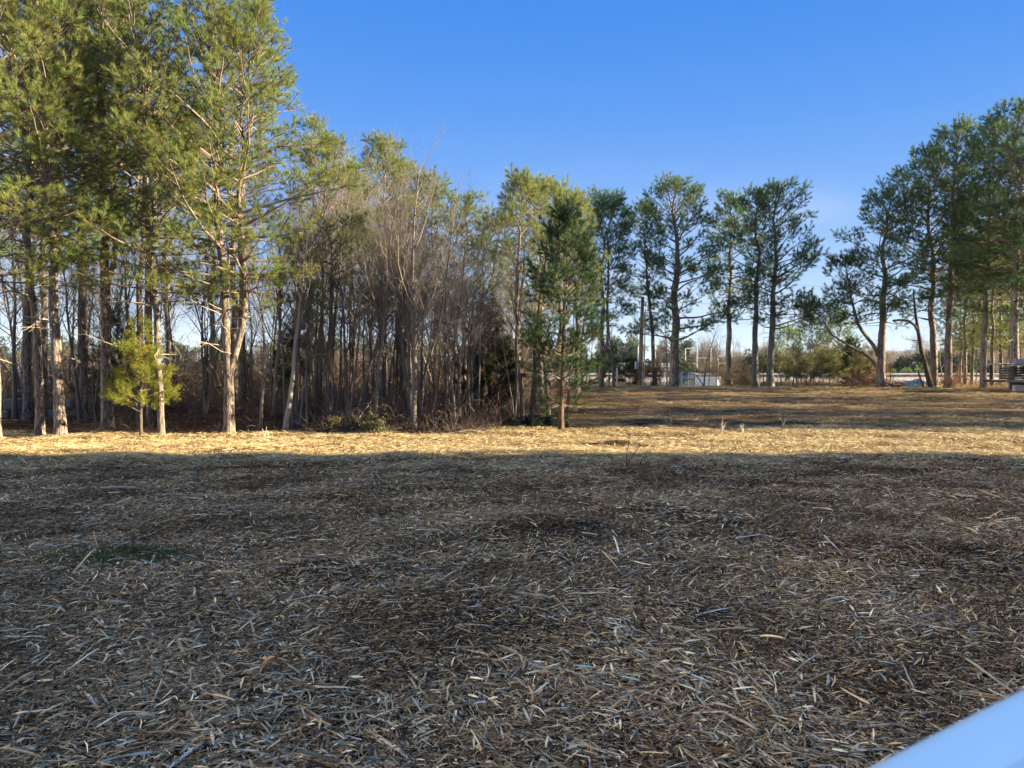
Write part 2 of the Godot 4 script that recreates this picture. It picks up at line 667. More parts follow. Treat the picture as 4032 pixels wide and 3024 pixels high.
func bare_tree(called: String, label: String, pos: Vector3, sd: int, h: float, r: float, o: Dictionary, group := "") -> Node3D:
	rng.seed = sd
	var q := {"levels": 3, "n0": 17, "n1": 8, "n2": 4, "low": 0.42, "spread": 1.05, "crook": 1.3, "col": Color(0.13, 0.11, 0.09), "tip": Color(0.19, 0.16, 0.13), "stems": 1, "lean": Vector3.ZERO}
	q.merge(o, true)
	var t := thing(called, label, "tree", pos, 0.0, group)
	var mb := MB.new()
	for s in q.stems:
		var dir: Vector3 = Vector3(0, 1, 0) + q.lean + Vector3(R(-1, 1), 0, R(-1, 1)) * (0.04 if q.stems == 1 else 0.16)
		bare_branch(mb, Vector3(R(-0.1, 0.1), -0.1, R(-0.1, 0.1)), dir, h * (1.0 if s == 0 else R(0.7, 0.95)), r * (1.0 if s == 0 else 0.75), 0, q)
	var whole := mb.mesh(M.twig)
	part("trunk", whole, t)
	return t


# ---------------------------------------------------------------- cedars and shrubs
func cedar(called: String, label: String, pos: Vector3, sd: int, h: float, w: float, tint: Color, y0 := 0.3, dens := 1.0, group := "") -> Node3D:
	rng.seed = sd
	var o := thing(called, label, "cedar", pos, 0.0, group)
	var bm := MB.new()
	var tm := MB.new()
	var xs := []
	var cols := PackedColorArray()
	tm.tube(PackedVector3Array([Vector3(0, -0.1, 0), Vector3(0.02, h * 0.5, 0.02), Vector3(0, h * 0.97, 0)]), PackedFloat32Array([0.022 * h * 0.7, 0.012 * h, 0.006]), 7, Color(0.8, 0.75, 0.7))
	var y := y0
	while y < h - 0.1:
		var tt := (y - y0) / (h - y0)
		for b in 4:
			var az := R(0, TAU)
			var L := w * (1.0 - pow(tt, 1.3)) * R(0.5, 1.1) + 0.1
			var p := Vector3(0, y, 0)
			var d := Vector3(cos(az), R(0.05, 0.6) + tt * 0.5, sin(az)).normalized()
			bm.tube(PackedVector3Array([p, p + d * L * 0.5, p + d * L]), PackedFloat32Array([0.012, 0.008, 0.003]), 3, Color(0.17, 0.13, 0.1))
			var n := maxi(1, int(L / 0.13 * dens))
			for k in n:
				var f := lerpf(0.3, 1.0, float(k + 1) / n)
				xs.append(along_y(d + rvec() * 0.75 + Vector3.UP * 0.2, p + d * L * f * 0.92 + rvec() * 0.05, R(0.7, 1.15)))
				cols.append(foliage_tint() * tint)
		y += 0.16 / sqrt(dens) * R(0.7, 1.3)
	xs.append(along_y(Vector3.UP, Vector3(0, h - 0.3, 0), 1.0))
	cols.append(tint)
	part("trunk", tm.mesh(M.bark_grey), o)
	part("limbs", bm.mesh(M.twig), o).set_meta("kind", "stuff")
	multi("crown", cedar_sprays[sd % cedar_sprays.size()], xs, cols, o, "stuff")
	return o


func shrub(called: String, label: String, pos: Vector3, sd: int, h: float, w: float, stems: int, leaves: int, clump: ArrayMesh, tint: Color, wood: Color, group := "", category := "shrub") -> Node3D:
	rng.seed = sd
	var o := thing(called, label, category, pos, 0.0, group)
	var bm := MB.new()
	var xs := []
	var cols := PackedColorArray()
	for s in stems:
		var az := R(0, TAU)
		var p := Vector3(cos(az), 0, sin(az)) * R(0, w * 0.45)
		p.y = -0.05
		var d := Vector3(cos(az) * R(0.1, 0.7), 1.0, sin(az) * R(0.1, 0.7)).normalized()
		var L := h * R(0.55, 1.1)
		var pts := PackedVector3Array([p])
		var rad := PackedFloat32Array([0.014])
		for i in 5:
			p += d * L / 5.0
			d = (d + rvec() * 0.32 + Vector3(cos(az), -0.25, sin(az)) * 0.16).normalized()
			pts.append(p)
			rad.append(0.013 - 0.002 * i)
			if i > 0:
				for k in 3:
					var e := (d + rvec() * 1.1).normalized()
					var l2 := R(0.2, 0.5) * h * 0.4
					var m2 := p + e * l2 * 0.5
					bm.tube(PackedVector3Array([p, m2, m2 + (e + rvec() * 0.5).normalized() * l2 * 0.5]), PackedFloat32Array([0.007, 0.005, 0.002]), 3, wood)
					for q in leaves:
						xs.append(along_y(e + rvec() * 0.6, p + e * l2 * R(0.2, 1.0) + rvec() * 0.08, R(0.7, 1.3)))
						var g := R(0.7, 1.3)
						cols.append(Color(tint.r * g * R(0.85, 1.15), tint.g * g, tint.b * g))
		bm.tube(pts, rad, 4, wood)
	part("stems", bm.mesh(M.twig), o)
	if xs.size():
		multi("leaves", clump, xs, cols, o, "stuff")
	return o


# ---------------------------------------------------------------- ground
func forest_edge(z: float) -> float:
	return lerpf(-1.0, 4.0, clampf((-z - 24.0) / 22.0, 0, 1))


func in_wood(x: float, z: float) -> float:
	return ss(-23.2, -24.6, z) * ss(0.8, -0.8, x - forest_edge(z)) * (1.0 - ss(-50.0, -54.0, z))


func make_ground() -> void:
	var mb := MB.new()
	var nx := 300
	var nz := 340
	var xsv := PackedFloat32Array()
	var zsv := PackedFloat32Array()
	for i in nx + 1:
		xsv.append(7.0 * sinh(lerpf(-6.6, 6.6, float(i) / nx)))
	for j in nz + 1:
		zsv.append(-14.0 + 9.0 * sinh(lerpf(-6.5, 2.2, float(j) / nz)))
	for j in nz + 1:
		for i in nx + 1:
			var x := xsv[i]
			var z := zsv[j]
			mb.v.append(Vector3(x, H(x, z), z))
			var pn := n_patch.get_noise_2d(x, z)
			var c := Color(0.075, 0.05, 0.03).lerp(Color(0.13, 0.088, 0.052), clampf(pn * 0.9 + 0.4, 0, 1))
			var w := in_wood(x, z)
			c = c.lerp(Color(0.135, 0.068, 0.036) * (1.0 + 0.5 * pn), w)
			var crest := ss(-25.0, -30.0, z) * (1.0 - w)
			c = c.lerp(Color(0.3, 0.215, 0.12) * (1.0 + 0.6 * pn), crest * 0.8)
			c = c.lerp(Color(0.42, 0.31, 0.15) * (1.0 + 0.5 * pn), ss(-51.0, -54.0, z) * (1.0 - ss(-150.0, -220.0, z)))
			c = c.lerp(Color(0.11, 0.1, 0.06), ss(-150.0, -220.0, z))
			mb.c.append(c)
			mb.n.append(Vector3(H(x - 0.1, z) - H(x + 0.1, z), 0.2, H(x, z - 0.1) - H(x, z + 0.1)).normalized())
	for j in nz:
		for i in nx:
			var a := j * (nx + 1) + i
			var d := a + nx + 1
			mb.ix.append(a); mb.ix.append(a + 1); mb.ix.append(d + 1)
			mb.ix.append(a); mb.ix.append(d + 1); mb.ix.append(d)
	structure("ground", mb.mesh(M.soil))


# a patch of shredded litter, s metres across, to be strewn in overlapping copies
func litter_patch(sd: int, count: int, s: float, lmin: float, lmax: float, w: float, palette: Array, tilt: float, rise: float) -> ArrayMesh:
	rng.seed = sd
	var mb := MB.new()
	mb.flat = true
	for k in count:
		var rr := s * 0.5 * sqrt(rng.randf())
		var az := R(0, TAU)
		var p := Vector3(cos(az) * rr, R(0.0, rise), sin(az) * rr)
		var a := R(-1.0, 1.0) * R(0.3, 1.5) if rng.randf() < 0.4 else R(-PI, PI)
		var L := lerpf(lmin, lmax, pow(rng.randf(), 2.2))
		var d := Vector3(cos(a), R(-tilt, tilt), sin(a)).normalized()
		var x := d.cross(Vector3.UP + rvec() * 0.5).normalized() * w * R(0.4, 1.3) * 0.5
		var bend := rvec() * L * 0.05
		bend.y = absf(bend.y)
		var q := p + d * L * 0.5 + bend
		var e := p + d * L
		p.y = maxf(p.y, 0.004)
		e.y = maxf(e.y, 0.004)
		var c: Color = palette[rng.randi() % palette.size()]
		c = c * R(0.7, 1.25)
		mb.quad(p - x * 0.5, p + x * 0.5, q + x, q - x, c)
		mb.quad(q - x, q + x, e + x * 0.35, e - x * 0.35, c)
	return mb.mesh(M.chip)


# a torn splinter of wood lying along x, about 1 m long before scaling
func splinter(sd: int, wide: float, thick: float) -> ArrayMesh:
	rng.seed = sd
	var mb := MB.new()
	mb.flat = true
	var st := 6
	var ring := []
	var bend := R(-0.045, 0.045)
	var lift := R(0.0, 0.03)
	for i in st + 1:
		var t := float(i) / st
		var endy := i == 0 or i == st
		var w := wide * (R(0.2, 0.55) if endy else R(0.7, 1.15))
		var hgt := thick * (R(0.3, 0.6) if endy else R(0.75, 1.15))
		var cy := Vector3(t - 0.5, lift * sin(PI * t) * 2.0 + hgt * 0.5, bend * sin(PI * t) + R(-0.01, 0.01))
		ring.append([cy + Vector3(R(-0.05, 0.05), 0, -w * 0.5), cy + Vector3(0, hgt * 0.6, -w * R(0.05, 0.3)), cy + Vector3(R(-0.05, 0.05), hgt * R(0.2, 0.5), w * 0.5), cy + Vector3(0, -hgt * 0.5, 0)])
	var tones := [R(0.8, 1.1), R(0.9, 1.15), R(0.7, 1.0), 0.6]
	for i in st:
		for j in 4:
			var a: Vector3 = ring[i][j]
			var b: Vector3 = ring[i][(j + 1) % 4]
			var c: Vector3 = ring[i + 1][(j + 1) % 4]
			var d: Vector3 = ring[i + 1][j]
			var g: float = tones[j] * R(0.88, 1.1)
			mb.quad(a, b, c, d, Color(g, g, g))
	mb.quad(ring[0][0], ring[0][3], ring[0][2], ring[0][1], Color(0.9, 0.9, 0.9))
	mb.quad(ring[st][0], ring[st][1], ring[st][2], ring[st][3], Color(0.9, 0.9, 0.9))
	return mb.mesh(M.chip)


func on_ground(x: float, z: float, turn: float, s: Vector3, lift: float, pitch := 0.0, roll := 0.0) -> Transform3D:
	var b := Basis.from_euler(Vector3(roll, turn, pitch))
	return Transform3D(b * Basis.from_scale(s), Vector3(x, H(x, z) + lift, z))


func wood_tone() -> Color:
	var k := rng.randf()
	var c := Color(0.86, 0.63, 0.36)
	if k < 0.26:
		c = Color(0.63, 0.43, 0.22)
	elif k < 0.44:
		c = Color(0.46, 0.31, 0.165)
	elif k < 0.58:
		c = Color(0.24, 0.15, 0.085)
	elif k < 0.68:
		c = Color(0.9, 0.78, 0.57)
	return c * R(0.8, 1.15)


func chip_density(x: float, z: float) -> float:
	var q := n_patch.get_noise_2d(x * 1.6 + 40.0, z * 2.2)
	return clampf(0.62 + q * 1.1, 0.1, 1.0)


func make_litter() -> void:
	var dark := [Color(0.171, 0.0899, 0.0363), Color(0.274, 0.145, 0.0573), Color(0.429, 0.242, 0.0955), Color(0.686, 0.402, 0.173), Color(0.88, 0.623, 0.287), Color(0.12, 0.0636, 0.0268), Color(0.155, 0.0829, 0.0343), Color(0.222, 0.118, 0.0477)]
	var pale := [Color(0.862, 0.579, 0.285), Color(0.616, 0.393, 0.175), Color(0.443, 0.262, 0.117), Color(0.88, 0.699, 0.385), Color(0.271, 0.153, 0.0669)]
	var straw := [Color(0.7, 0.55, 0.26), Color(0.6, 0.46, 0.2), Color(0.5, 0.36, 0.15), Color(0.76, 0.63, 0.34), Color(0.34, 0.23, 0.1)]
	var rust := [Color(0.24, 0.115, 0.055), Color(0.18, 0.09, 0.045), Color(0.13, 0.07, 0.04), Color(0.3, 0.17, 0.08)]
	var sets := {"fine": [], "coarse": [], "straw": [], "rust": []}
	for k in 4:
		sets.fine.append([litter_patch(100 + k, 560, 0.9, 0.01, 0.07, 0.0065, dark, 0.4, 0.03), [], PackedColorArray()])
		sets.coarse.append([litter_patch(200 + k, 60, 0.9, 0.025, 0.15, 0.013, pale, 0.5, 0.05), [], PackedColorArray()])
		sets.straw.append([litter_patch(300 + k, 240, 1.2, 0.06, 0.34, 0.012, straw, 0.3, 0.05), [], PackedColorArray()])
		sets.rust.append([litter_patch(400 + k, 200, 1.2, 0.05, 0.25, 0.012, rust, 0.3, 0.03), [], PackedColorArray()])
	rng.seed = 55
	var put := func(kind: String, x: float, z: float, s: float, tone: float) -> void:
		var e = sets[kind][rng.randi() % 4]
		var swing := n_patch.get_noise_2d(x * 0.7, z * 0.7 + 200.0) * 1.6
		e[1].append(on_ground(x, z, swing + R(-0.35, 0.35) + (PI if rng.randf() < 0.5 else 0.0), Vector3.ONE * s, R(-0.004, 0.012)))
		e[2].append(Color.WHITE * tone * R(0.85, 1.15))
	# the shaded near field
	var d := 2.6
	while d < 26.0:
		var step := 0.2 + d * 0.016
		var half := d * 0.74 + 1.2
		var x := -half
		while x < half:
			var xx := x + R(-0.5, 0.5) * step
			var zz := -d + R(-0.5, 0.5) * step
			if in_wood(xx, zz) < 0.4:
				var dens := chip_density(xx, zz)
				put.call("fine", xx, zz, R(0.85, 1.2), 0.75 + 0.4 * dens)
				if rng.randf() < dens * 0.95:
					put.call("coarse", xx, zz, R(0.8, 1.2), 0.7 + 0.45 * dens)
				if d > 14.5 and rng.randf() < ss(14.5, 18.0, d) * 0.8:
					put.call("straw", xx, zz, R(0.7, 1.1), 1.0)
			x += step
		d += step * 0.9
	# the crest and the wood's floor
	d = 24.0
	while d < 52.0:
		var step := 0.5 + d * 0.007
		var x := -d * 0.74 - 1.5
		while x < d * 0.74 + 1.5:
			var xx := x + R(-0.5, 0.5) * step
			var zz := -d + R(-0.5, 0.5) * step
			var w := in_wood(xx, zz)
			if w > 0.4:
				put.call("rust", xx, zz, R(0.8, 1.3), R(0.7, 1.3))
			else:
				var q := clampf(n_patch.get_noise_2d(xx * 0.9, zz * 1.7 + 70.0) * 1.3 + 0.5, 0, 1)
				if rng.randf() < 0.25 + q:
					put.call("straw", xx, zz, R(0.7, 1.2), 0.85)
				if rng.randf() < 0.7:
					put.call("rust" if rng.randf() < 0.4 else "fine", xx, zz, R(1.0, 1.5), R(0.8, 1.2))
			x += step
		d += step
	# needles heaped round the trunks
	for b in bases:
		for k in 9:
			var az := R(0, TAU)
			var rr := R(0.15, 0.6)
			put.call("rust" if k % 3 else "straw", b.x + cos(az) * rr, b.z + sin(az) * rr, R(0.45, 0.9), R(0.8, 1.3))
	# dry grass on the verge
	d = 52.0
	while d < 72.0:
		var x := -d * 0.6
		while x < d * 0.74:
			if rng.randf() < 0.7:
				put.call("straw", x + R(-0.6, 0.6), -d + R(-0.6, 0.6), R(1.2, 2.0), 1.0)
			x += 1.3
		d += 1.3
	var names := {"fine": "shredded_litter", "coarse": "mulch_strands", "straw": "dry_straw", "rust": "leaf_litter"}
	for kind in sets:
		for e in sets[kind]:
			if e[1].size():
				multi(numbered(names[kind]), e[0], e[1], e[2], self, "stuff")


func make_chips() -> void:
	var meshes: Array[ArrayMesh] = []
	for k in 8:
		meshes.append(splinter(500 + k, R(0.04, 0.095), R(0.03, 0.055)))
	var xs := []
	var cols := []
	for k in 8:
		xs.append([])
		cols.append(PackedColorArray())
	rng.seed = 77
	var big := []
	for i in 64000:
		var d := 3.0 + 21.0 * pow(rng.randf(), 1.75)
		var x := R(-0.76, 0.76) * d
		var z := -d
		if in_wood(x, z) > 0.4 or rng.randf() > chip_density(x, z) * 1.05:
			continue
		var L := 0.035 + 0.11 * pow(rng.randf(), 2.0)
		if rng.randf() < 0.06:
			L = R(0.15, 0.34)
		var swing := n_patch.get_noise_2d(x * 0.7, z * 0.7 + 200.0) * 1.6
		var turn := swing + R(-1, 1) * R(0.1, 1.3) if rng.randf() < 0.5 else R(-PI, PI)
		var wd := R(0.55, 1.2) * pow(0.14 / maxf(L, 0.06), 0.25)
		var pitch := R(-0.12, 0.12) if rng.randf() < 0.85 else R(-0.7, 0.7)
		var t := on_ground(x, z, turn, Vector3(L, L * wd, L * wd), R(0.008, 0.03) + absf(sin(pitch)) * L * 0.35, pitch, R(-0.5, 0.5))
		if d < 9.5 and L > 0.17 and big.size() < 240 and absf(x) < d * 0.7 - 0.1:
			big.append([t, rng.randi() % 8])
			continue
		var k := rng.randi() % 8
		xs[k].append(t)
		cols[k].append(wood_tone())
	for k in 8:
		multi(numbered("wood_chips"), meshes[k], xs[k], cols[k], self, "stuff")
	# the largest pieces, each on its own
	var tones: Array[StandardMaterial3D] = []
	for c in [Color(0.739, 0.464, 0.218), Color(0.567, 0.334, 0.142), Color(0.443, 0.278, 0.136), Color(0.837, 0.556, 0.284), Color(0.295, 0.158, 0.0649)]:
		var m := vmat("splinter_wood", 0.85)
		m.albedo_color = c.linear_to_srgb()
		tones.append(m)
	for b in big:
		var t: Transform3D = b[0]
		var o := single("wood_splinter", meshes[b[1]], "", "wood splinter", Vector3.ZERO, 0.0, "large splinters on the mulch")
		o.transform = t
		var tn := rng.randi() % 5
		o.material_override = tones[tn]
		o.set_meta("label", ["tan", "brown-grey", "grey", "bleached pale", "dark brown"][tn] + " torn splinter lying " + zone(-t.origin.z, [[4.3, "nearest the viewer, "], [5.2, "in the near foreground, "], [6.6, "in the middle foreground, "], [99.0, "beyond the foreground, "]]) + zone(px_of(t.origin), [[200, "far left"], [400, "left of centre"], [600, "at the centre"], [800, "right of centre"], [2000, "far right"]]))
	# pieces that stand out
	for s in [[227, 580, 0.34, 1.5, -0.12, 0, "broad split slab of tan wood lying right of the green grass tuft"],
			[905, 590, 0.34, 0.7, -0.15, 3, "long pale branching splinter in the middle right of the mulch"],
			[845, 545, 0.3, 0.9, 0.25, 0, "straight tan splinter on the dark mulch at right"],
			[910, 539, 0.14, 1.7, 0.5, 3, "short thick white chip on dark mulch at the right"],
			[695, 489, 0.45, 0.6, -0.05, 0, "long pale strip lying flat in the middle distance of the field"],
			[189, 643, 0.2, 1.3, -0.5, 3, "bleached torn chip with a bent white end, left foreground"],
			[815, 690, 0.5, 0.5, 0.62, 1, "long weathered stick slanting down to the right in the foreground"],
			[965, 705, 0.42, 0.6, -0.35, 2, "grey forked stick close beside the white mirror"],
			[730, 640, 0.4, 0.9, 0.1, 0, "pair-like tan strip in the centre right foreground"],
			[590, 605, 0.4, 0.9, 0.06, 3, "thin curved pale strip left of the centre right foreground"],
			[640, 740, 0.26, 0.9, 1.0, 3, "bleached splinter pointing towards the viewer at the bottom edge"],
			[128, 728, 0.24, 1.1, 0.08, 3, "pale flat chip at the bottom left of the mulch"]]:
		var d: float = EYE / ((s[1] - 372.0) / F)
		var x: float = (s[0] - 512.0) / F * d
		var o := single("wood_piece", meshes[(int(s[0]) * 7) % 8], s[6], "wood piece")
		o.transform = on_ground(x, -d, s[4], Vector3(s[2], s[2] * s[3], s[2] * s[3]), 0.03)
		o.material_override = tones[s[5]]


func make_grass_tuft() -> void:
	rng.seed = 91
	var mb := MB.new()
	mb.flat = true
	for k in 60:
		var p := Vector3(R(-0.16, 0.16), 0, R(-0.16, 0.16))
		var d := Vector3(R(-0.8, 0.8), R(0.35, 1.0), R(-0.8, 0.8)).normalized()
		var L := R(0.06, 0.17)
		var x := d.cross(rvec()).normalized() * 0.003
		var q := p + d * L * 0.6
		var e := q + (d + Vector3(d.x, -0.7, d.z)).normalized() * L * 0.5
		var g := R(0.7, 1.3)
		var c := Color(0.072 * g, 0.092 * g, 0.03 * g)
		mb.quad(p - x, p + x, q + x, q - x, c)
		mb.tri(q - x, q + x, e, c)
	var m := mb.mesh(M.leaf)
	var spots := [[-4.35, -7.85, 1.1, 16, 0.5], [-3.55, -8.0, 1.0, 8, 0.35], [9.5, -31.0, 2.2, 14, 1.0], [16.0, -42.0, 3.4, 22, 1.2], [25.0, -45.0, 5.0, 60, 1.3], [20, -37, 3.5, 22, 1.2]]
	for s in spots:
		var xs := []
		var cols := PackedColorArray()
		for k in s[3]:
			var x: float = s[0] + R(-1, 1) * R(0.2, 1) * s[2] * 0.7
			var z: float = s[1] + R(-1, 1) * s[2] * 0.28
			xs.append(on_ground(x, z, R(0, TAU), Vector3.ONE * R(0.7, 1.2), 0.0))
			cols.append(Color(1, 1, 1) * R(0.8, 1.2))
		multi(numbered("grass"), m, xs, cols, self, "stuff")


# ---------------------------------------------------------------- far things
func far_crown(sd: int, w: float, h: float, y0: float, count: int, s: float, base: Color, wood: Color, bare: bool) -> ArrayMesh:
	rng.seed = sd
	var mb := MB.new()
	mb.flat = true
	mb.bar(Vector3(0, -0.3, 0), Vector3(0.1, h * 0.9, 0), 0.22, wood)
	var lobes := []
	for k in 9:
		var t := R(0, 1)
		var az := R(0, TAU)
		var rr := w * 0.5 * sqrt(maxf(0.05, 1.0 - pow(absf(t - 0.4) * 1.5, 2.0))) * R(0.3, 0.9)
		lobes.append([Vector3(cos(az) * rr, lerpf(y0, h * 0.93, t), sin(az) * rr), R(0.18, 0.32) * w])
	for k in count:
		var l = lobes[rng.randi() % 9]
		var q := rvec().normalized()
		var p: Vector3 = l[0] + q * l[1] * pow(rng.randf(), 0.4)
		var d := (q + rvec() * 0.8 + Vector3.UP * 0.3).normalized()
		var x := d.cross(rvec()).normalized()
		var g := R(0.6, 1.35)
		var c := Color(base.r * g, base.g * g * R(0.9, 1.1), base.b * g)
		if bare:
			mb.tri(p - x * 0.03, p + x * 0.03, p + d * s * 2.2, c)
		else:
			mb.tri(p - x * s * 0.4, p + x * s * 0.4, p + d * s, c)
	return mb.mesh(M.leaf)


func make_far() -> void:
	var wood := Color(0.16, 0.13, 0.11)
	var kinds: Array[ArrayMesh] = [
		far_crown(601, 5.0, 11.0, 3.0, 900, 0.55, Color(0.055, 0.075, 0.03), wood, false),
		far_crown(602, 5.5, 12.5, 4.0, 900, 0.55, Color(0.05, 0.07, 0.032), wood, false),
		far_crown(603, 6.0, 9.5, 2.0, 1100, 0.9, Color(0.2, 0.16, 0.12), wood, true),
		far_crown(604, 6.0, 8.5, 2.0, 1100, 0.9, Color(0.23, 0.17, 0.125), wood, true),
		far_crown(605, 5.0, 4.4, 0.3, 1100, 0.5, Color(0.045, 0.06, 0.028), wood, false),
		far_crown(606, 5.5, 7.5, 1.0, 900, 0.6, Color(0.24, 0.12, 0.06), wood, false)]
	var xs := [[], [], [], [], [], []]
	var cols := []
	for k in 6:
		cols.append(PackedColorArray())
	rng.seed = 610
	var put := func(k: int, px: float, d: float, s: float) -> void:
		var p := Vector3((px - 512.0) / F * d, 0.9, -d)
		xs[k].append(Transform3D(Basis(Vector3.UP, R(0, TAU)).scaled(Vector3(s * R(0.85, 1.2), s * R(0.85, 1.15), s)), p))
		cols[k].append(Color.WHITE * R(0.8, 1.2))
	for i in 150:   # pines beyond the substation
		put.call(rng.randi() % 2, R(-60, 690), R(225, 265), R(0.85, 1.15))
	for i in 70:
		put.call(2 + rng.randi() % 2, R(-100, 1150), R(205, 270), R(0.8, 1.15))
	for i in 60:
		put.call(rng.randi() % 2, R(690, 1120), R(235, 300), R(0.55, 0.8))
	for i in 90:
		put.call(2 + rng.randi() % 2, R(690, 1150), R(225, 330), R(0.75, 1.05))
	for i in 70:    # the low dark evergreens along the far side of the highway
		put.call(4, R(-60, 1150), R(160, 190), R(0.55, 1.1))
	for i in 34:
		put.call(4, R(900, 985), R(165, 180), R(0.9, 1.25))
	for i in 14:
		put.call(4, R(748, 772), R(165, 175), R(0.9, 1.2))
	for i in 7:
		put.call(5, R(890, 1120), R(250, 290), R(0.75, 1.0))
	var names := ["far_pine_wood", "far_pine_wood", "far_bare_wood", "far_bare_wood", "evergreen_scrub", "far_autumn_wood"]
	for k in 6:
		multi(numbered(names[k]), kinds[k], xs[k], cols[k], self, "stuff")
	# wooded hills: bumpy ridges with real slopes
	for s in [[-520.0, 300.0, 15.5, 60.0, 230.0, Color(0.15, 0.125, 0.105)], [-900.0, 600.0, 20.0, 120.0, 700.0, Color(0.12, 0.115, 0.1)], [-2300.0, 1250.0, 66.0, 340.0, 800.0, Color(0.075, 0.085, 0.075)]]:
		var mb := MB.new()
		var nx := 260
		var nz := 24
		var wide: float = s[4] * 2.4
		for j in nz + 1:
			for i in nx + 1:
				var x: float = s[1] + lerpf(-wide, wide, float(i) / nx)
				var z: float = s[0] + lerpf(-1.0, 1.0, float(j) / nz) * s[3]
				var q = (x - s[1]) / s[4]
				var hgt: float = s[2] * exp(-q * q * 0.8) * pow(cos(PI * 0.5 * lerpf(-1.0, 1.0, float(j) / nz)), 0.8)
				hgt *= 1.0 + 0.13 * n_low.get_noise_2d(x * 0.05, z * 0.05)
				hgt += s[2] * 0.07 * n_mid.get_noise_2d(x * 0.25, z * 0.25) + s[2] * 0.05 * n_mid.get_noise_2d(x, z)
				mb.v.append(Vector3(x, hgt, z))
				var tone := 1.0 + 0.5 * n_mid.get_noise_2d(x * 0.4, z * 0.4)
				mb.c.append(s[5] * tone)
		mb.flat = true
		for j in nz:
			for i in nx:
				var a := j * (nx + 1) + i
				var d := a + nx + 1
				mb.ix.append(a); mb.ix.append(d + 1); mb.ix.append(a + 1)
				mb.ix.append(a); mb.ix.append(d); mb.ix.append(d + 1)
		structure("hill", mb.mesh(M.twig))


func make_highway() -> void:
	var mb := MB.new()
	mb.flat = true
	var grey := Color.WHITE
	mb.quad(Vector3(-500, 1.05, -126), Vector3(500, 1.05, -126), Vector3(500, 1.02, -75), Vector3(-500, 1.02, -75), grey)
	structure("highway", mb.mesh(M.road))
	var lm := MB.new()
	lm.flat = true
	for z in [-78.5, -96.5, -104.0, -122.5]:
		lm.quad(Vector3(-500, 1.062, z - 0.1), Vector3(500, 1.062, z - 0.1), Vector3(500, 1.06, z + 0.1), Vector3(-500, 1.06, z + 0.1), Color(0.75, 0.74, 0.7))
	var lo := structure("road_marking", lm.mesh(M.chip))
	for g in [[-128.0, -60.0, 132.0, 1.03, "long steel guardrail on the far side of the highway"], [-127.0 + 10.0, -70.0, 10.0, 0.75, "lower second guardrail on the highway behind the pines"]]:
		var o := thing("guardrail", g[4], "guardrail", Vector3(0, g[3], g[0]))
		var rail := MB.new()
		rail.flat = true
		# W-profile beam
		var pf := [[0.0, 0.42], [0.06, 0.47], [0.06, 0.53], [0.0, 0.57], [0.0, 0.6], [0.06, 0.64], [0.06, 0.7], [0.0, 0.75]]
		for i in 7:
			var a = pf[i]
			var b = pf[i + 1]
			rail.quad(Vector3(g[1], a[1], a[0]), Vector3(g[2], a[1], a[0]), Vector3(g[2], b[1], b[0]), Vector3(g[1], b[1], b[0]), Color(0.6, 0.6, 0.58))
		var rm: Mesh = rail.mesh(M.chip)
		part("rail", rm, o)
		var pm := MB.new()
		pm.flat = true
		pm.cbox(Vector3(0, 0.3, -0.08), Vector3(0.16, 0.75, 0.14), 0.01, Color(0.34, 0.29, 0.22))
		var post := pm.mesh(M.chip)
		var x: float = g[1]
		while x < g[2]:
			part("post", post, o).position = Vector3(x, 0, 0)
			x += 3.8


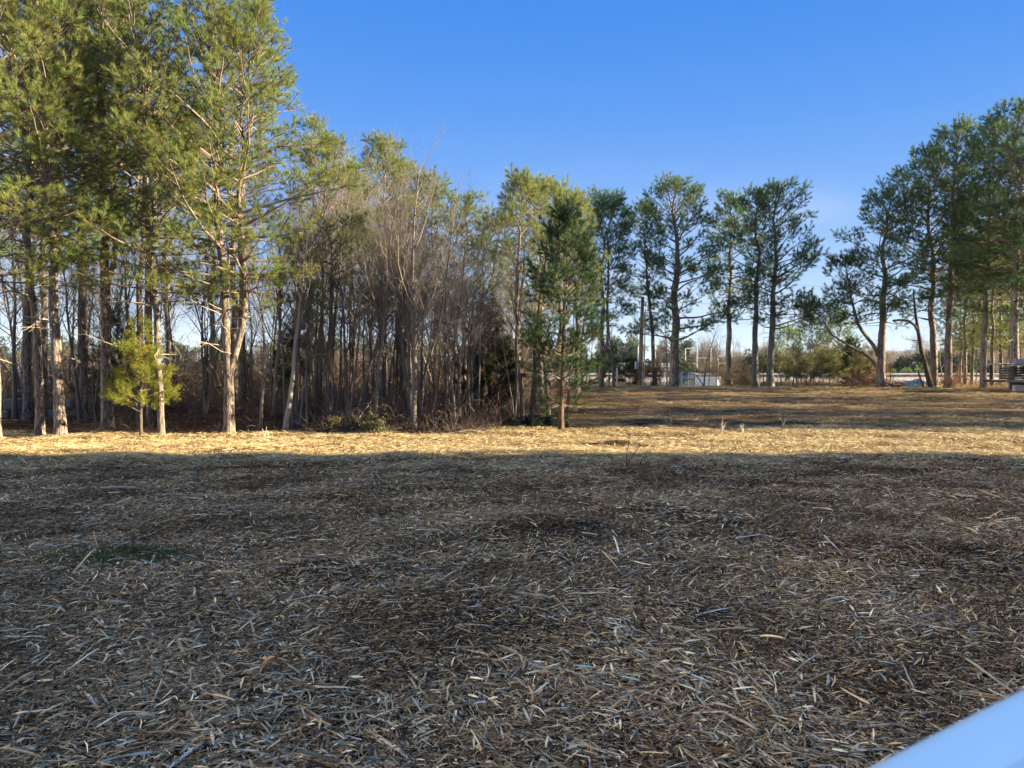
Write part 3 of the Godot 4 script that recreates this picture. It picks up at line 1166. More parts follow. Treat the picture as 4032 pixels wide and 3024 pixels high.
func make_substation() -> void:
	var w := Color(0.82, 0.83, 0.82)
	# a long lattice beam on posts
	var z := -180.0
	var X := func(px: float) -> float: return (px - 512.0) / F * 180.0
	for s in [[536.0, 590.0], [590.0, 633.0], [633.0, 672.0]]:
		var o := thing("lattice_gantry", {536.0: "white lattice gantry behind the young pine, left of its row", 590.0: "white lattice gantry between the double pine and the utility pole", 633.0: "white lattice gantry just right of the utility pole"}[s[0]], "gantry", Vector3(X.call(s[0]), 0.9, z))
		var L: float = X.call(s[1]) - X.call(s[0]) - 0.5
		var chord := MB.new()
		chord.flat = true
		for y in [2.35, 3.15]:
			for zz in [-0.4, 0.4]:
				chord.bar(Vector3(0, y, zz), Vector3(L, y, zz), 0.14, w)
		part("beam", chord.mesh(M.chip), o)
		var n := int(L / 0.85)
		for i in n:
			var lace := MB.new()
			lace.flat = true
			var a := L * i / n
			var b := L * (i + 0.5) / n
			var c := L * (i + 1) / n
			for zz in [-0.4, 0.4]:
				lace.bar(Vector3(a, 3.13, zz), Vector3(b, 2.37, zz), 0.1, w)
				lace.bar(Vector3(b, 2.37, zz), Vector3(c, 3.13, zz), 0.1, w)
			lace.bar(Vector3(c, 3.13, -0.36), Vector3(c, 3.13, 0.36), 0.05, w)
			part("brace", lace.mesh(M.chip), o)
		var px := 0.0
		while px <= L + 0.01:
			var leg := MB.new()
			leg.flat = true
			for zz in [-0.4, 0.4]:
				leg.bar(Vector3(px + 0.06, -0.1, zz), Vector3(px + 0.06, 2.3, zz), 0.12, w)
			leg.bar(Vector3(px + 0.06, 0.2, -0.38), Vector3(px + 0.06, 1.6, 0.38), 0.06, w)
			part("leg", leg.mesh(M.chip), o)
			px += L / 3.0
		# switchgear under the beam
		for k in 4:
			var q := MB.new()
			q.flat = true
			var gx := L * (k + 0.5) / 4.0
			q.cbox(Vector3(gx, 0.55, 0), Vector3(0.7, 0.9, 0.6), 0.03, Color(0.5, 0.53, 0.54))
			for j in 3:
				q.bar(Vector3(gx - 0.25 + 0.25 * j, 0.95, 0), Vector3(gx - 0.3 + 0.3 * j, 1.7, 0), 0.1, Color(0.6, 0.55, 0.5))
			part("switchgear", q.mesh(M.chip), o)
	# tall frames
	for f in [[636.0, 653.0, 346.0, [346.0], "tall white steel frame of the substation, right of the utility pole", false],
			[682.5, 693.5, 348.5, [363.5, 348.5], "pale steel frame behind the thick-trunked pine", false],
			[694.0, 707.5, 350.0, [358.0], "H-shaped steel frame above the white utility truck", true],
			[714.5, 724.0, 345.5, [349.5, 356.0, 363.5], "ladder-like white steel frame with three crossbars, left of the tan bush", true]]:
		var o := thing("substation_portal", f[4], "steel portal", Vector3(X.call(f[0]), 0.9, z + 3.0))
		var L: float = X.call(f[1]) - X.call(f[0])
		var d := 177.0
		var top: float = up(f[2], d) - 0.9 + (1.4 if f[5] else 0.0)
		for k in 2:
			var m := MB.new()
			m.flat = true
			m.cbox(Vector3(L * k, top / 2.0 - 0.05, 0), Vector3(0.2, top + 0.1, 0.2), 0.03, w)
			part("column", m.mesh(M.chip), o)
		for y in f[3]:
			var m := MB.new()
			m.flat = true
			m.cbox(Vector3(L / 2.0, up(y, d) - 0.9, 0), Vector3(L - 0.22, 0.2, 0.18), 0.03, w)
			part("crossbar", m.mesh(M.chip), o)
	var pole := MB.new()
	pole.tube(PackedVector3Array([Vector3(0, -0.2, 0), Vector3(0, 3.5, 0), Vector3(0, 7.6, 0)]), PackedFloat32Array([0.2, 0.18, 0.12]), 10, Color(0.45, 0.55, 0.58))
	var po := thing("steel_pole", "slim blue-grey steel pole inside the tall white frame", "steel pole", Vector3(X.call(643.5), 0.9, z + 1.0))
	part("shaft", pole.mesh(M.chip), po)
	var cap := MB.new()
	cap.flat = true
	cap.cbox(Vector3(0, 7.66, 0), Vector3(0.5, 0.12, 0.5), 0.02, Color(0.45, 0.55, 0.58))
	part("cap", cap.mesh(M.chip), po)
	# a lattice transmission tower far off
	var t := thing("transmission_tower", "faint lattice power tower far behind the rightmost centre pine", "power tower", Vector3((778.0 - 512.0) / F * 300.0, 0.5, -300.0))
	var g := Color(0.3, 0.32, 0.34)
	var shaft := MB.new()
	shaft.flat = true
	for i in 12:
		var y := i * 2.1
		var r0 := lerpf(1.9, 0.35, i / 12.0)
		var r1 := lerpf(1.9, 0.35, (i + 1) / 12.0)
		for c in 4:
			var a := Vector3(r0 if c & 1 else -r0, y, r0 if c & 2 else -r0)
			var b := Vector3(r1 if c & 1 else -r1, y + 2.1, r1 if c & 2 else -r1)
			shaft.bar(a, b, 0.12, g)
			shaft.bar(a, Vector3(-b.x, b.y, b.z), 0.07, g)
			shaft.bar(a, Vector3(b.x, b.y, -b.z), 0.07, g)
	part("shaft", shaft.mesh(M.chip), t)
	for y in [15.5, 19.5, 23.5]:
		var arm := MB.new()
		arm.flat = true
		for s in [-1, 1]:
			arm.bar(Vector3(0, y + 0.8, 0), Vector3(s * 6.0, y, 0), 0.13, g)
			arm.bar(Vector3(0, y, 0), Vector3(s * 6.0, y, 0), 0.13, g)
			arm.bar(Vector3(s * 5.9, y, 0), Vector3(s * 5.9, y - 1.8, 0), 0.14, g)
		part("arm", arm.mesh(M.chip), t)
	# wires
	var k := 0
	for yy in [[218.0, 262.0], [236.0, 280.0], [250.0, 292.0], [276.0, 304.0], [304.0, 322.0], [322.0, 334.0]]:
		var a := Vector3((150.0 - 512.0) / F * 115.0, up(yy[0] - 30.0, 115.0), -115.0)
		var b := Vector3((1350.0 - 512.0) / F * 260.0, up(yy[1], 260.0), -260.0)
		var pts := PackedVector3Array()
		var rad := PackedFloat32Array()
		for i in 33:
			var q := i / 32.0
			pts.append(a.lerp(b, q) + Vector3.DOWN * 4.0 * 4.0 * q * (1.0 - q) * 0.5)
			rad.append(0.03)
		var mb := MB.new()
		mb.tube(pts, rad, 4, Color(0.12, 0.13, 0.14))
		single("power_line", mb.mesh(M.chip), "%s overhead power line crossing the sky behind the pines" % ["topmost", "second from top", "third from top", "fourth from top", "fifth from top", "lowest"][k], "power line", Vector3.ZERO, 0.0, "overhead power lines")
		k += 1


# ---------------------------------------------------------------- built things near the crest
func make_pole() -> void:
	var o := thing("utility_pole", "wooden utility pole with pale conduit between the pines", "utility pole", at(641, 50.5), 0.05)
	var mb := MB.new()
	mb.tube(PackedVector3Array([Vector3(-0.12, -0.3, 0), Vector3(0, 3, 0), Vector3(0.1, 6.1, 0)]), PackedFloat32Array([0.15, 0.135, 0.115]), 14, Color(0.85, 0.75, 0.6), 0.2)
	part("shaft", mb.mesh(M.pole), o)
	var top := MB.new()
	top.tube(PackedVector3Array([Vector3(0.1, 6.1, 0), Vector3(0.1, 6.14, 0)]), PackedFloat32Array([0.115, 0.01]), 14, Color.WHITE)
	part("pole_top", top.mesh(M.pole), o)
	for x in [0.15, 0.28]:
		var c := MB.new()
		c.tube(PackedVector3Array([Vector3(x - 0.1, -0.2, 0.14), Vector3(x - 0.06, 3.0, 0.12), Vector3(x - 0.02, 5.3, 0.1)]), PackedFloat32Array([0.04, 0.036, 0.032]), 8, Color(0.6, 0.51, 0.37))
		part("conduit", c.mesh(M.chip), o)
	var b := MB.new()
	b.flat = true
	b.cbox(Vector3(-0.3, 1.45, 0.05), Vector3(0.24, 0.5, 0.2), 0.02, Color(0.5, 0.5, 0.48))
	part("meter_box", b.mesh(M.chip), o)
	var m := MB.new()
	m.tube(PackedVector3Array([Vector3(0.16, 4.3, 0.18), Vector3(0.17, 5.0, 0.17)]), PackedFloat32Array([0.055, 0.055]), 8, Color(0.6, 0.58, 0.52))
	part("sleeve", m.mesh(M.chip), o)
	var s := MB.new()
	s.flat = true
	s.cbox(Vector3(0, 0.6, 0), Vector3(0.11, 1.3, 0.09), 0.015, Color(0.74, 0.66, 0.52))
	single("marker_stake", s.mesh(M.chip), "short pale wooden stake left of the utility pole", "stake", at(617, 49.8))
	for k in 3:
		var f := MB.new()
		f.tube(PackedVector3Array([Vector3(0, -0.1, 0), Vector3(R(-0.05, 0.05), 1.2, 0)]), PackedFloat32Array([0.035, 0.03]), 6, Color(0.17, 0.12, 0.09))
		single("fence_post", f.mesh(M.twig), ["thin dark fence post right of the utility pole", "thin rusty fence post beside another, right of the pole", "tall dark fence post against the right forked pine"][k], "fence post", [at(651, 52), at(652.5, 52.4), at(890, 50)][k])


func wheel(o: Node3D, p: Vector3, r: float) -> void:
	var w := part("wheel", null, o)
	w.position = p
	var t := CylinderMesh.new()
	t.top_radius = r
	t.bottom_radius = r
	t.height = 0.24
	t.radial_segments = 24
	t.material = M.black
	var ty := part("tyre", t, w)
	ty.rotation.x = PI / 2
	var q := CylinderMesh.new()
	q.top_radius = r * 0.58
	q.bottom_radius = r * 0.58
	q.height = 0.25
	q.material = M.galv
	var ri := part("rim", q, w)
	ri.rotation.x = PI / 2


func slab(mb: MB, poly: Array, z0: float, z1: float, col: Color) -> void:
	# an outline in x, y extruded along z
	var pts := PackedVector2Array()
	for p in poly:
		pts.append(Vector2(p[0], p[1]))
	var tri := Geometry2D.triangulate_polygon(pts)
	for i in range(0, tri.size(), 3):
		var a := pts[tri[i]]
		var b := pts[tri[i + 1]]
		var c := pts[tri[i + 2]]
		mb.tri(Vector3(a.x, a.y, z1), Vector3(b.x, b.y, z1), Vector3(c.x, c.y, z1), col)
		mb.tri(Vector3(a.x, a.y, z0), Vector3(c.x, c.y, z0), Vector3(b.x, b.y, z0), col)
	for i in pts.size():
		var a := pts[i]
		var b := pts[(i + 1) % pts.size()]
		mb.quad(Vector3(a.x, a.y, z0), Vector3(b.x, b.y, z0), Vector3(b.x, b.y, z1), Vector3(a.x, a.y, z1), col)


func make_truck() -> void:
	# front towards -x; the side that shows is +z
	var o := thing("utility_truck", "white service truck with side lockers parked behind the thick-trunked pine", "truck", at(691.0, 60.0) + Vector3(0, 0.0, 0), -0.42)
	var white := Color(0.70, 0.72, 0.74)
	var wh := func(mb: MB, called: String, mat: Material) -> MeshInstance3D:
		return part(called, mb.mesh(mat), o)
	var fr := MB.new(); fr.flat = true
	fr.cbox(Vector3(0.0, 0.5, 0), Vector3(4.3, 0.16, 0.8), 0.02, Color(0.04, 0.04, 0.04))
	wh.call(fr, "chassis", M.chip)
	var cab := MB.new(); cab.flat = true
	slab(cab, [[-2.35, 0.5], [-2.35, 0.98], [-2.25, 1.05], [-1.35, 1.12], [-0.95, 1.62], [-0.35, 1.66], [-0.2, 1.6], [-0.2, 0.45], [-1.2, 0.45], [-1.25, 0.7], [-1.5, 0.86], [-1.8, 0.86], [-2.05, 0.7], [-2.1, 0.5]], -0.8, 0.8, white)
	wh.call(cab, "cab", M.chip)
	var win := MB.new(); win.flat = true
	slab(win, [[-1.22, 1.14], [-0.9, 1.55], [-0.38, 1.58], [-0.38, 1.14]], -0.806, 0.806, Color(0.025, 0.03, 0.035))
	wh.call(win, "window", M.chip)
	var ws := MB.new(); ws.flat = true
	ws.quad(Vector3(-1.345, 1.155, -0.7), Vector3(-1.345, 1.155, 0.7), Vector3(-1.0, 1.585, 0.65), Vector3(-1.0, 1.585, -0.65), Color(0.03, 0.035, 0.04))
	wh.call(ws, "windscreen", M.chip)
	var bp := MB.new(); bp.flat = true
	bp.cbox(Vector3(-2.43, 0.56, 0), Vector3(0.16, 0.26, 1.64), 0.03, Color(0.03, 0.03, 0.035))
	wh.call(bp, "bumper", M.chip)
	var gr := MB.new(); gr.flat = true
	gr.cbox(Vector3(-2.36, 0.84, 0), Vector3(0.05, 0.26, 1.0), 0.01, Color(0.03, 0.03, 0.03))
	wh.call(gr, "grille", M.chip)
	for s in [-1, 1]:
		var hl := MB.new(); hl.flat = true
		hl.cbox(Vector3(-2.36, 0.85, s * 0.64), Vector3(0.05, 0.18, 0.22), 0.01, Color(0.5, 0.52, 0.55))
		wh.call(hl, "headlight", M.chip)
	for s in [-1.0, 1.0]:
		var side := MB.new(); side.flat = true
		var arch := [[-0.12, 0.32], [-0.12, 1.5], [2.2, 1.5], [2.2, 0.35]]
		arch.append([1.55, 0.35])
		for k in 7:
			var a := PI * k / 6.0
			arch.append([1.12 + 0.43 * cos(a), 0.4 + 0.43 * sin(a)])
		arch.append([0.69, 0.32])
		slab(side, arch, s * 0.62 - 0.2, s * 0.62 + 0.2, white)
		wh.call(side, "locker_body", M.chip)
		# locker doors stand proud, with gaps between them
		for dd in [[-0.06, 0.98, 1.0, 0.46], [0.98, 0.98, 1.18, 0.46], [-0.06, 0.42, 0.68, 0.5], [0.66, 0.86, 0.9, 0.09], [1.62, 0.42, 0.54, 0.5]]:
			var dm := MB.new(); dm.flat = true
			dm.cbox(Vector3(dd[0] + dd[2] / 2.0, dd[1] + dd[3] / 2.0, s * 0.826), Vector3(dd[2] - 0.03, dd[3] - 0.03, 0.02), 0.008, white * 1.06)
			var door: MeshInstance3D = wh.call(dm, "locker_door", M.chip)
			var hd := MB.new(); hd.flat = true
			hd.cbox(Vector3(dd[0] + dd[2] * 0.5, dd[1] + dd[3] * 0.55, s * 0.845), Vector3(0.14, 0.04, 0.02), 0.005, Color(0.07, 0.07, 0.07))
			part("handle", hd.mesh(M.chip), door)
		var fl := MB.new(); fl.flat = true
		for k in 10:
			var a := PI * k / 10.0
			var b := PI * (k + 1) / 10.0
			fl.quad(Vector3(1.12 + 0.43 * cos(a), 0.4 + 0.43 * sin(a), s * 0.83), Vector3(1.12 + 0.49 * cos(a), 0.4 + 0.49 * sin(a), s * 0.85), Vector3(1.12 + 0.49 * cos(b), 0.4 + 0.49 * sin(b), s * 0.85), Vector3(1.12 + 0.43 * cos(b), 0.4 + 0.43 * sin(b), s * 0.83), Color(0.8, 0.8, 0.8))
		wh.call(fl, "wheel_arch", M.chip)
		wheel(o, Vector3(1.12, 0.36, s * 0.68), 0.36)
		wheel(o, Vector3(-1.65, 0.36, s * 0.68), 0.36)
	var bed := MB.new(); bed.flat = true
	bed.cbox(Vector3(1.04, 0.66, 0), Vector3(2.3, 0.1, 0.83), 0.01, Color(0.15, 0.15, 0.15))
	wh.call(bed, "bed", M.chip)
	var tg := MB.new(); tg.flat = true
	tg.cbox(Vector3(2.17, 0.98, 0), Vector3(0.06, 0.52, 0.82), 0.01, white)
	wh.call(tg, "tailgate", M.chip)
	var rk := MB.new(); rk.flat = true
	for s in [-0.75, 0.75]:
		rk.bar(Vector3(-0.8, 1.86, s), Vector3(2.25, 1.86, s), 0.06, Color(0.07, 0.06, 0.055))
		for x in [-0.1, 1.05, 2.15]:
			rk.bar(Vector3(x, 1.5, s), Vector3(x, 1.83, s), 0.05, Color(0.07, 0.06, 0.055))
	for x in [-0.1, 1.05, 2.15]:
		rk.bar(Vector3(x, 1.9, -0.75), Vector3(x, 1.9, 0.75), 0.05, Color(0.07, 0.06, 0.055))
	wh.call(rk, "ladder_rack", M.chip)
	var ld := MB.new(); ld.flat = true
	for z in [0.1, 0.5]:
		ld.bar(Vector3(-1.4, 1.97, z), Vector3(2.3, 1.97, z), 0.07, Color(0.14, 0.1, 0.08))
	for k in 10:
		ld.bar(Vector3(-1.2 + k * 0.37, 1.97, 0.1), Vector3(-1.2 + k * 0.37, 1.97, 0.5), 0.035, Color(0.14, 0.1, 0.08))
	single("ladder", ld.mesh(M.chip), "dark ladder lying on the rack of the white truck", "ladder", o.position, o.rotation.y)
	# the metal cabinet on legs in front of it
	var c := thing("metal_cabinet", "grey two-door metal cabinet on legs in front of the white truck", "cabinet", at(688.5, 55.0, -0.36), 0.22)
	var box := BoxMesh.new()
	box.size = Vector3(1.12, 0.98, 0.6)
	box.material = M.cabinet_side
	part("case", box, c).position = Vector3(0, 1.02, -0.31)
	for s in [-1, 1]:
		var dm := BoxMesh.new()
		dm.size = Vector3(0.47, 0.84, 0.02)
		dm.material = M.cabinet
		var door := part("door", dm, c)
		door.position = Vector3(s * 0.265, 1.03, 0.005)
		if s == 1:
			var hb := MB.new(); hb.flat = true
			hb.cbox(Vector3(-0.2, -0.02, 0.02), Vector3(0.06, 0.1, 0.03), 0.005, Color(0.03, 0.03, 0.03))
			part("handle", hb.mesh(M.chip), door)
		for y in [-0.33, 0.33]:
			var hg := MB.new(); hg.flat = true
			hg.cbox(Vector3(s * 0.21, y, 0.015), Vector3(0.06, 0.1, 0.02), 0.005, Color(0.03, 0.03, 0.03))
			part("hinge", hg.mesh(M.chip), door)
	var tr := MB.new(); tr.flat = true
	for x in [-0.53, 0.0, 0.53]:
		tr.cbox(Vector3(x, 1.02, 0.012), Vector3(0.05, 0.97, 0.03), 0.006, Color(0.75, 0.77, 0.78))
	for y in [0.56, 1.48]:
		for x in [-0.265, 0.265]:
			tr.cbox(Vector3(x, y, 0.012), Vector3(0.478, 0.06, 0.028), 0.006, Color(0.75, 0.77, 0.78))
	part("frame", tr.mesh(M.chip), c)
	for x in [-0.5, -0.28, 0.3, 0.42]:
		var lg := MB.new(); lg.flat = true
		lg.cbox(Vector3(x, 0.2, -0.1), Vector3(0.07, 0.66, 0.07), 0.01, Color(0.05, 0.05, 0.05))
		part("leg", lg.mesh(M.chip), c)
	var st := MB.new()
	st.tube(PackedVector3Array([Vector3(-0.45, 0.85, 0), Vector3(0.05, 0.1, 0.1)]), PackedFloat32Array([0.04, 0.035]), 6, Color(0.06, 0.05, 0.045))
	single("leaning_plank", st.mesh(M.twig), "dark stick leaning beside the grey cabinet", "stick", at(703, 54.6))


func make_right_edge() -> void:
	# an old flatbed with weathered boards at the right edge
	var o := thing("old_trailer", "weathered old trailer with pale boards half hidden at the right tree line", "trailer", at(1018.0, 42.0), 0.1)
	var dk := Color(0.05, 0.045, 0.04)
	var fr := MB.new(); fr.flat = true
	for z in [-0.9, 0.9]:
		fr.cbox(Vector3(0.2, 0.62, z), Vector3(3.4, 0.14, 0.1), 0.02, Color(0.2, 0.17, 0.15))
	for x in [-1.3, -0.2, 0.9, 1.8]:
		fr.cbox(Vector3(x, 0.62, 0), Vector3(0.1, 0.12, 1.68), 0.02, dk)
	part("frame", fr.mesh(M.chip), o)
	for k in 4:
		var b := MB.new(); b.flat = true
		b.cbox(Vector3(0.25 + 0.08 * k, 1.58 + 0.01 * k, -0.75 + 0.5 * k), Vector3(3.0, 0.07, 0.46), 0.01, Color(0.3, 0.32, 0.34))
		part("board", b.mesh(M.chip), o)
	var r := MB.new(); r.flat = true
	r.cbox(Vector3(0.35, 1.72, 0.96), Vector3(2.7, 0.26, 0.05), 0.01, Color(0.3, 0.32, 0.34))
	r.cbox(Vector3(0.3, 1.5, 0.98), Vector3(3.2, 0.09, 0.05), 0.01, Color(0.34, 0.35, 0.36))
	part("side_board", r.mesh(M.chip), o)
	for x in [-1.0, 0.3, 1.6]:
		for z in [-0.85, 0.85]:
			var p := MB.new(); p.flat = true
			p.cbox(Vector3(x, 1.1, z), Vector3(0.09, 0.9, 0.09), 0.01, dk)
			part("upright", p.mesh(M.chip), o)
	for k in 5:
		var pl := MB.new(); pl.flat = true
		pl.cbox(Vector3(0.35 + 0.06 * (k % 2), 0.78 + 0.14 * k, 0.35 - 0.05 * (k % 3)), Vector3(2.7, 0.12, 0.9), 0.015, dk * (1.0 + 0.25 * (k % 3)))
		part("plank", pl.mesh(M.chip), o)
	var bl := MB.new(); bl.flat = true
	bl.cbox(Vector3(-0.55, 0.22, 0.9), Vector3(1.0, 0.36, 0.2), 0.03, Color(0.3, 0.29, 0.26))
	part("step_box", bl.mesh(M.chip), o)
	wheel(o, Vector3(0.9, 0.32, 0.75), 0.34)
	wheel(o, Vector3(0.9, 0.32, -0.75), 0.34)
	var ck := MB.new(); ck.flat = true
	ck.cbox(Vector3(0.9, 0.35, 0), Vector3(1.9, 0.5, 1.2), 0.05, dk)
	part("dark_fill", ck.mesh(M.chip), o)  # plain dark box filling the space below the boards
	# scrap by the leaning dead tree
	var sh := MB.new(); sh.flat = true
	for k in 8:
		var x0 := -0.6 + k * 0.15
		sh.quad(Vector3(x0, 0.02 + 0.03 * (k % 2) + 0.25 * k / 8.0, 0.35), Vector3(x0 + 0.15, 0.02 + 0.03 * ((k + 1) % 2) + 0.25 * (k + 1) / 8.0, 0.35), Vector3(x0 + 0.22, 0.36 + 0.03 * ((k + 1) % 2) + 0.3 * (k + 1) / 8.0, -0.35), Vector3(x0 + 0.07, 0.36 + 0.03 * (k % 2) + 0.3 * k / 8.0, -0.35), Color(0.22, 0.29, 0.32))
	single("scrap_sheet", sh.mesh(M.chip), "bent blue-grey metal sheet lying by the leaning dead tree", "metal sheet", at(914.5, 48.0), 0.15)
	var ws := MB.new(); ws.flat = true
	ws.cbox(Vector3.ZERO, Vector3(0.62, 0.03, 0.5), 0.005, Color(0.8, 0.8, 0.78), Basis.from_euler(Vector3(0.9, 0.2, -0.5)))
	single("white_panel", ws.mesh(M.chip), "small bright white panel leaning at the dead tree's foot", "panel", at(927.0, 48.2, 0.28))
	var fp := MB.new()
	fp.tube(PackedVector3Array([Vector3(0.3, -0.1, 0), Vector3(-0.02, 0.75, 0), Vector3(-0.14, 1.15, 0)]), PackedFloat32Array([0.06, 0.055, 0.05]), 7, Color(0.09, 0.07, 0.055))
	single("leaning_post", fp.mesh(M.twig), "dark leaning post stuck in the scrap heap", "post", at(920.0, 47.6))
	rng.seed = 711
	var hp := MB.new()
	for k in 60:
		var p := Vector3(R(-2.0, 2.0), 0, R(-0.7, 0.5))
		p.y = 0.42 * exp(-p.x * p.x * 0.5) * R(0, 1)
		var d := Vector3(R(-1, 1), R(-0.1, 0.25), R(-0.5, 0.5)).normalized()
		hp.tube(PackedVector3Array([p, p + d * 0.45 + rvec() * 0.06, p + d * R(0.7, 1.2)]), PackedFloat32Array([0.03, 0.025, 0.01]), 4, Color(0.14, 0.1, 0.075) * R(0.7, 1.4))
	var heap := single("brush_heap", hp.mesh(M.twig), "low heap of brown cut branches by the scrap", "brush heap", at(912.0, 48.8))
	heap.position.y += 0.02


func make_mirror() -> void:
	# the white door mirror of the vehicle that the viewer sits in
	var o := thing("side_mirror", "out of focus white vehicle mirror in the lower right corner", "side mirror", Vector3.ZERO)
	var b := Basis(Vector3(0, 0, 1), 0.56) * Basis(Vector3(0, 1, 0), -0.12)
	var ctr := Vector3(0.3835, EYE - 0.3825, -0.5)
	var mb := MB.new()
	var nu := 48
	var nv := 28
	var pw := func(v: float, e: float) -> float: return signf(v) * pow(absf(v), e)
	var P := func(i: int, j: int) -> Vector3:
		var a := TAU * i / nu
		var t := PI * (float(j) / nv - 0.5)
		return Vector3(0.27 * pw.call(cos(t), 0.55) * pw.call(cos(a), 0.5), 0.14 * pw.call(cos(t), 0.55) * pw.call(sin(a), 0.5), 0.075 * pw.call(sin(t), 0.6))
	for j in nv + 1:
		for i in nu + 1:
			var p: Vector3 = P.call(i, j)
			mb.v.append(ctr + b * p)
			var q := Vector3(p.x / 0.27, p.y / 0.14, p.z / 0.075)
			mb.n.append((b * Vector3(pw.call(q.x, 3.0) / 0.27, pw.call(q.y, 3.0) / 0.14, pw.call(q.z, 2.4) / 0.075)).normalized())
			mb.c.append(Color.WHITE)
			mb.uv.append(Vector2(float(i) / nu * 3.0, float(j) / nv * 1.5))
	for j in nv:
		for i in nu:
			var a := j * (nu + 1) + i
			var d := a + nu + 1
			mb.ix.append(a); mb.ix.append(d + 1); mb.ix.append(a + 1)
			mb.ix.append(a); mb.ix.append(d); mb.ix.append(d + 1)
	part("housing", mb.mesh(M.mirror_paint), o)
	var gl := MB.new(); gl.flat = true
	gl.cbox(ctr + b * Vector3(0.02, -0.01, 0.076), Vector3(0.4, 0.18, 0.006), 0.002, Color(0.5, 0.5, 0.5), b)
	part("mirror_glass", gl.mesh(M.galv), o)
	var arm := MB.new()
	arm.tube(PackedVector3Array([ctr + b * Vector3(0.2, -0.05, 0.02), ctr + Vector3(0.3, -0.06, 0.12), ctr + Vector3(0.36, -0.1, 0.22)]), PackedFloat32Array([0.035, 0.035, 0.05]), 12, Color(0.03, 0.03, 0.03))
	part("arm", arm.mesh(M.chip), o)
	var dr := thing("vehicle_door", "white vehicle door below the frame that carries the mirror", "vehicle door", Vector3(0, 0, 0))
	var dm := MB.new(); dm.flat = true
	dm.cbox(Vector3(0.25, 1.2, -0.22), Vector3(1.9, 0.8, 0.09), 0.03, Color(0.72, 0.73, 0.74))
	part("door_panel", dm.mesh(M.chip), dr)
	var sl := MB.new(); sl.flat = true
	sl.cbox(Vector3(0.25, 1.62, -0.22), Vector3(1.86, 0.03, 0.06), 0.008, Color(0.02, 0.02, 0.02))
	part("window_seal", sl.mesh(M.chip), dr)


func make_ruin() -> void:
	var o := thing("stone_wall", "low ruined wall of grey blocks in the shade behind the left pines", "stone wall", Vector3(-19.2, H(-18.2, -27.2) - 0.25, -27.0), 0.06)
	rng.seed = 333
	var meshes := []
	for k in 4:
		var mb := MB.new(); mb.flat = true
		var g := R(0.12, 0.22)
		mb.cbox(Vector3.ZERO, Vector3(R(0.4, 0.62), R(0.28, 0.38), 0.4), R(0.03, 0.07), Color(g, g * 0.86, g * 0.7))
		meshes.append(mb.mesh(M.chip))
	for row in 3:
		for k in 6:
			if (row == 2 and k in [0, 1, 3, 4, 5]) or (row == 1 and k in [3, 5]):
				continue
			var b := part("block", meshes[rng.randi() % 4], o)
			b.position = Vector3(k * 0.62 + (0.31 if row == 1 else 0.0) + R(-0.03, 0.03), 0.2 + row * 0.38, R(-0.12, 0.12))
			b.rotation = Vector3(R(-0.08, 0.08), R(-0.2, 0.2), R(-0.08, 0.08))
	var pb := MB.new(); pb.flat = true
	pb.cbox(Vector3.ZERO, Vector3(0.34, 0.32, 0.3), 0.04, Color(0.5, 0.42, 0.36), Basis.from_euler(Vector3(0.3, 0.5, 0.4)))
	single("loose_block", pb.mesh(M.chip), "pale tumbled block in front of the ruined wall", "block", Vector3(-19.0, H(-19.0, -26.4) + 0.42, -26.4))


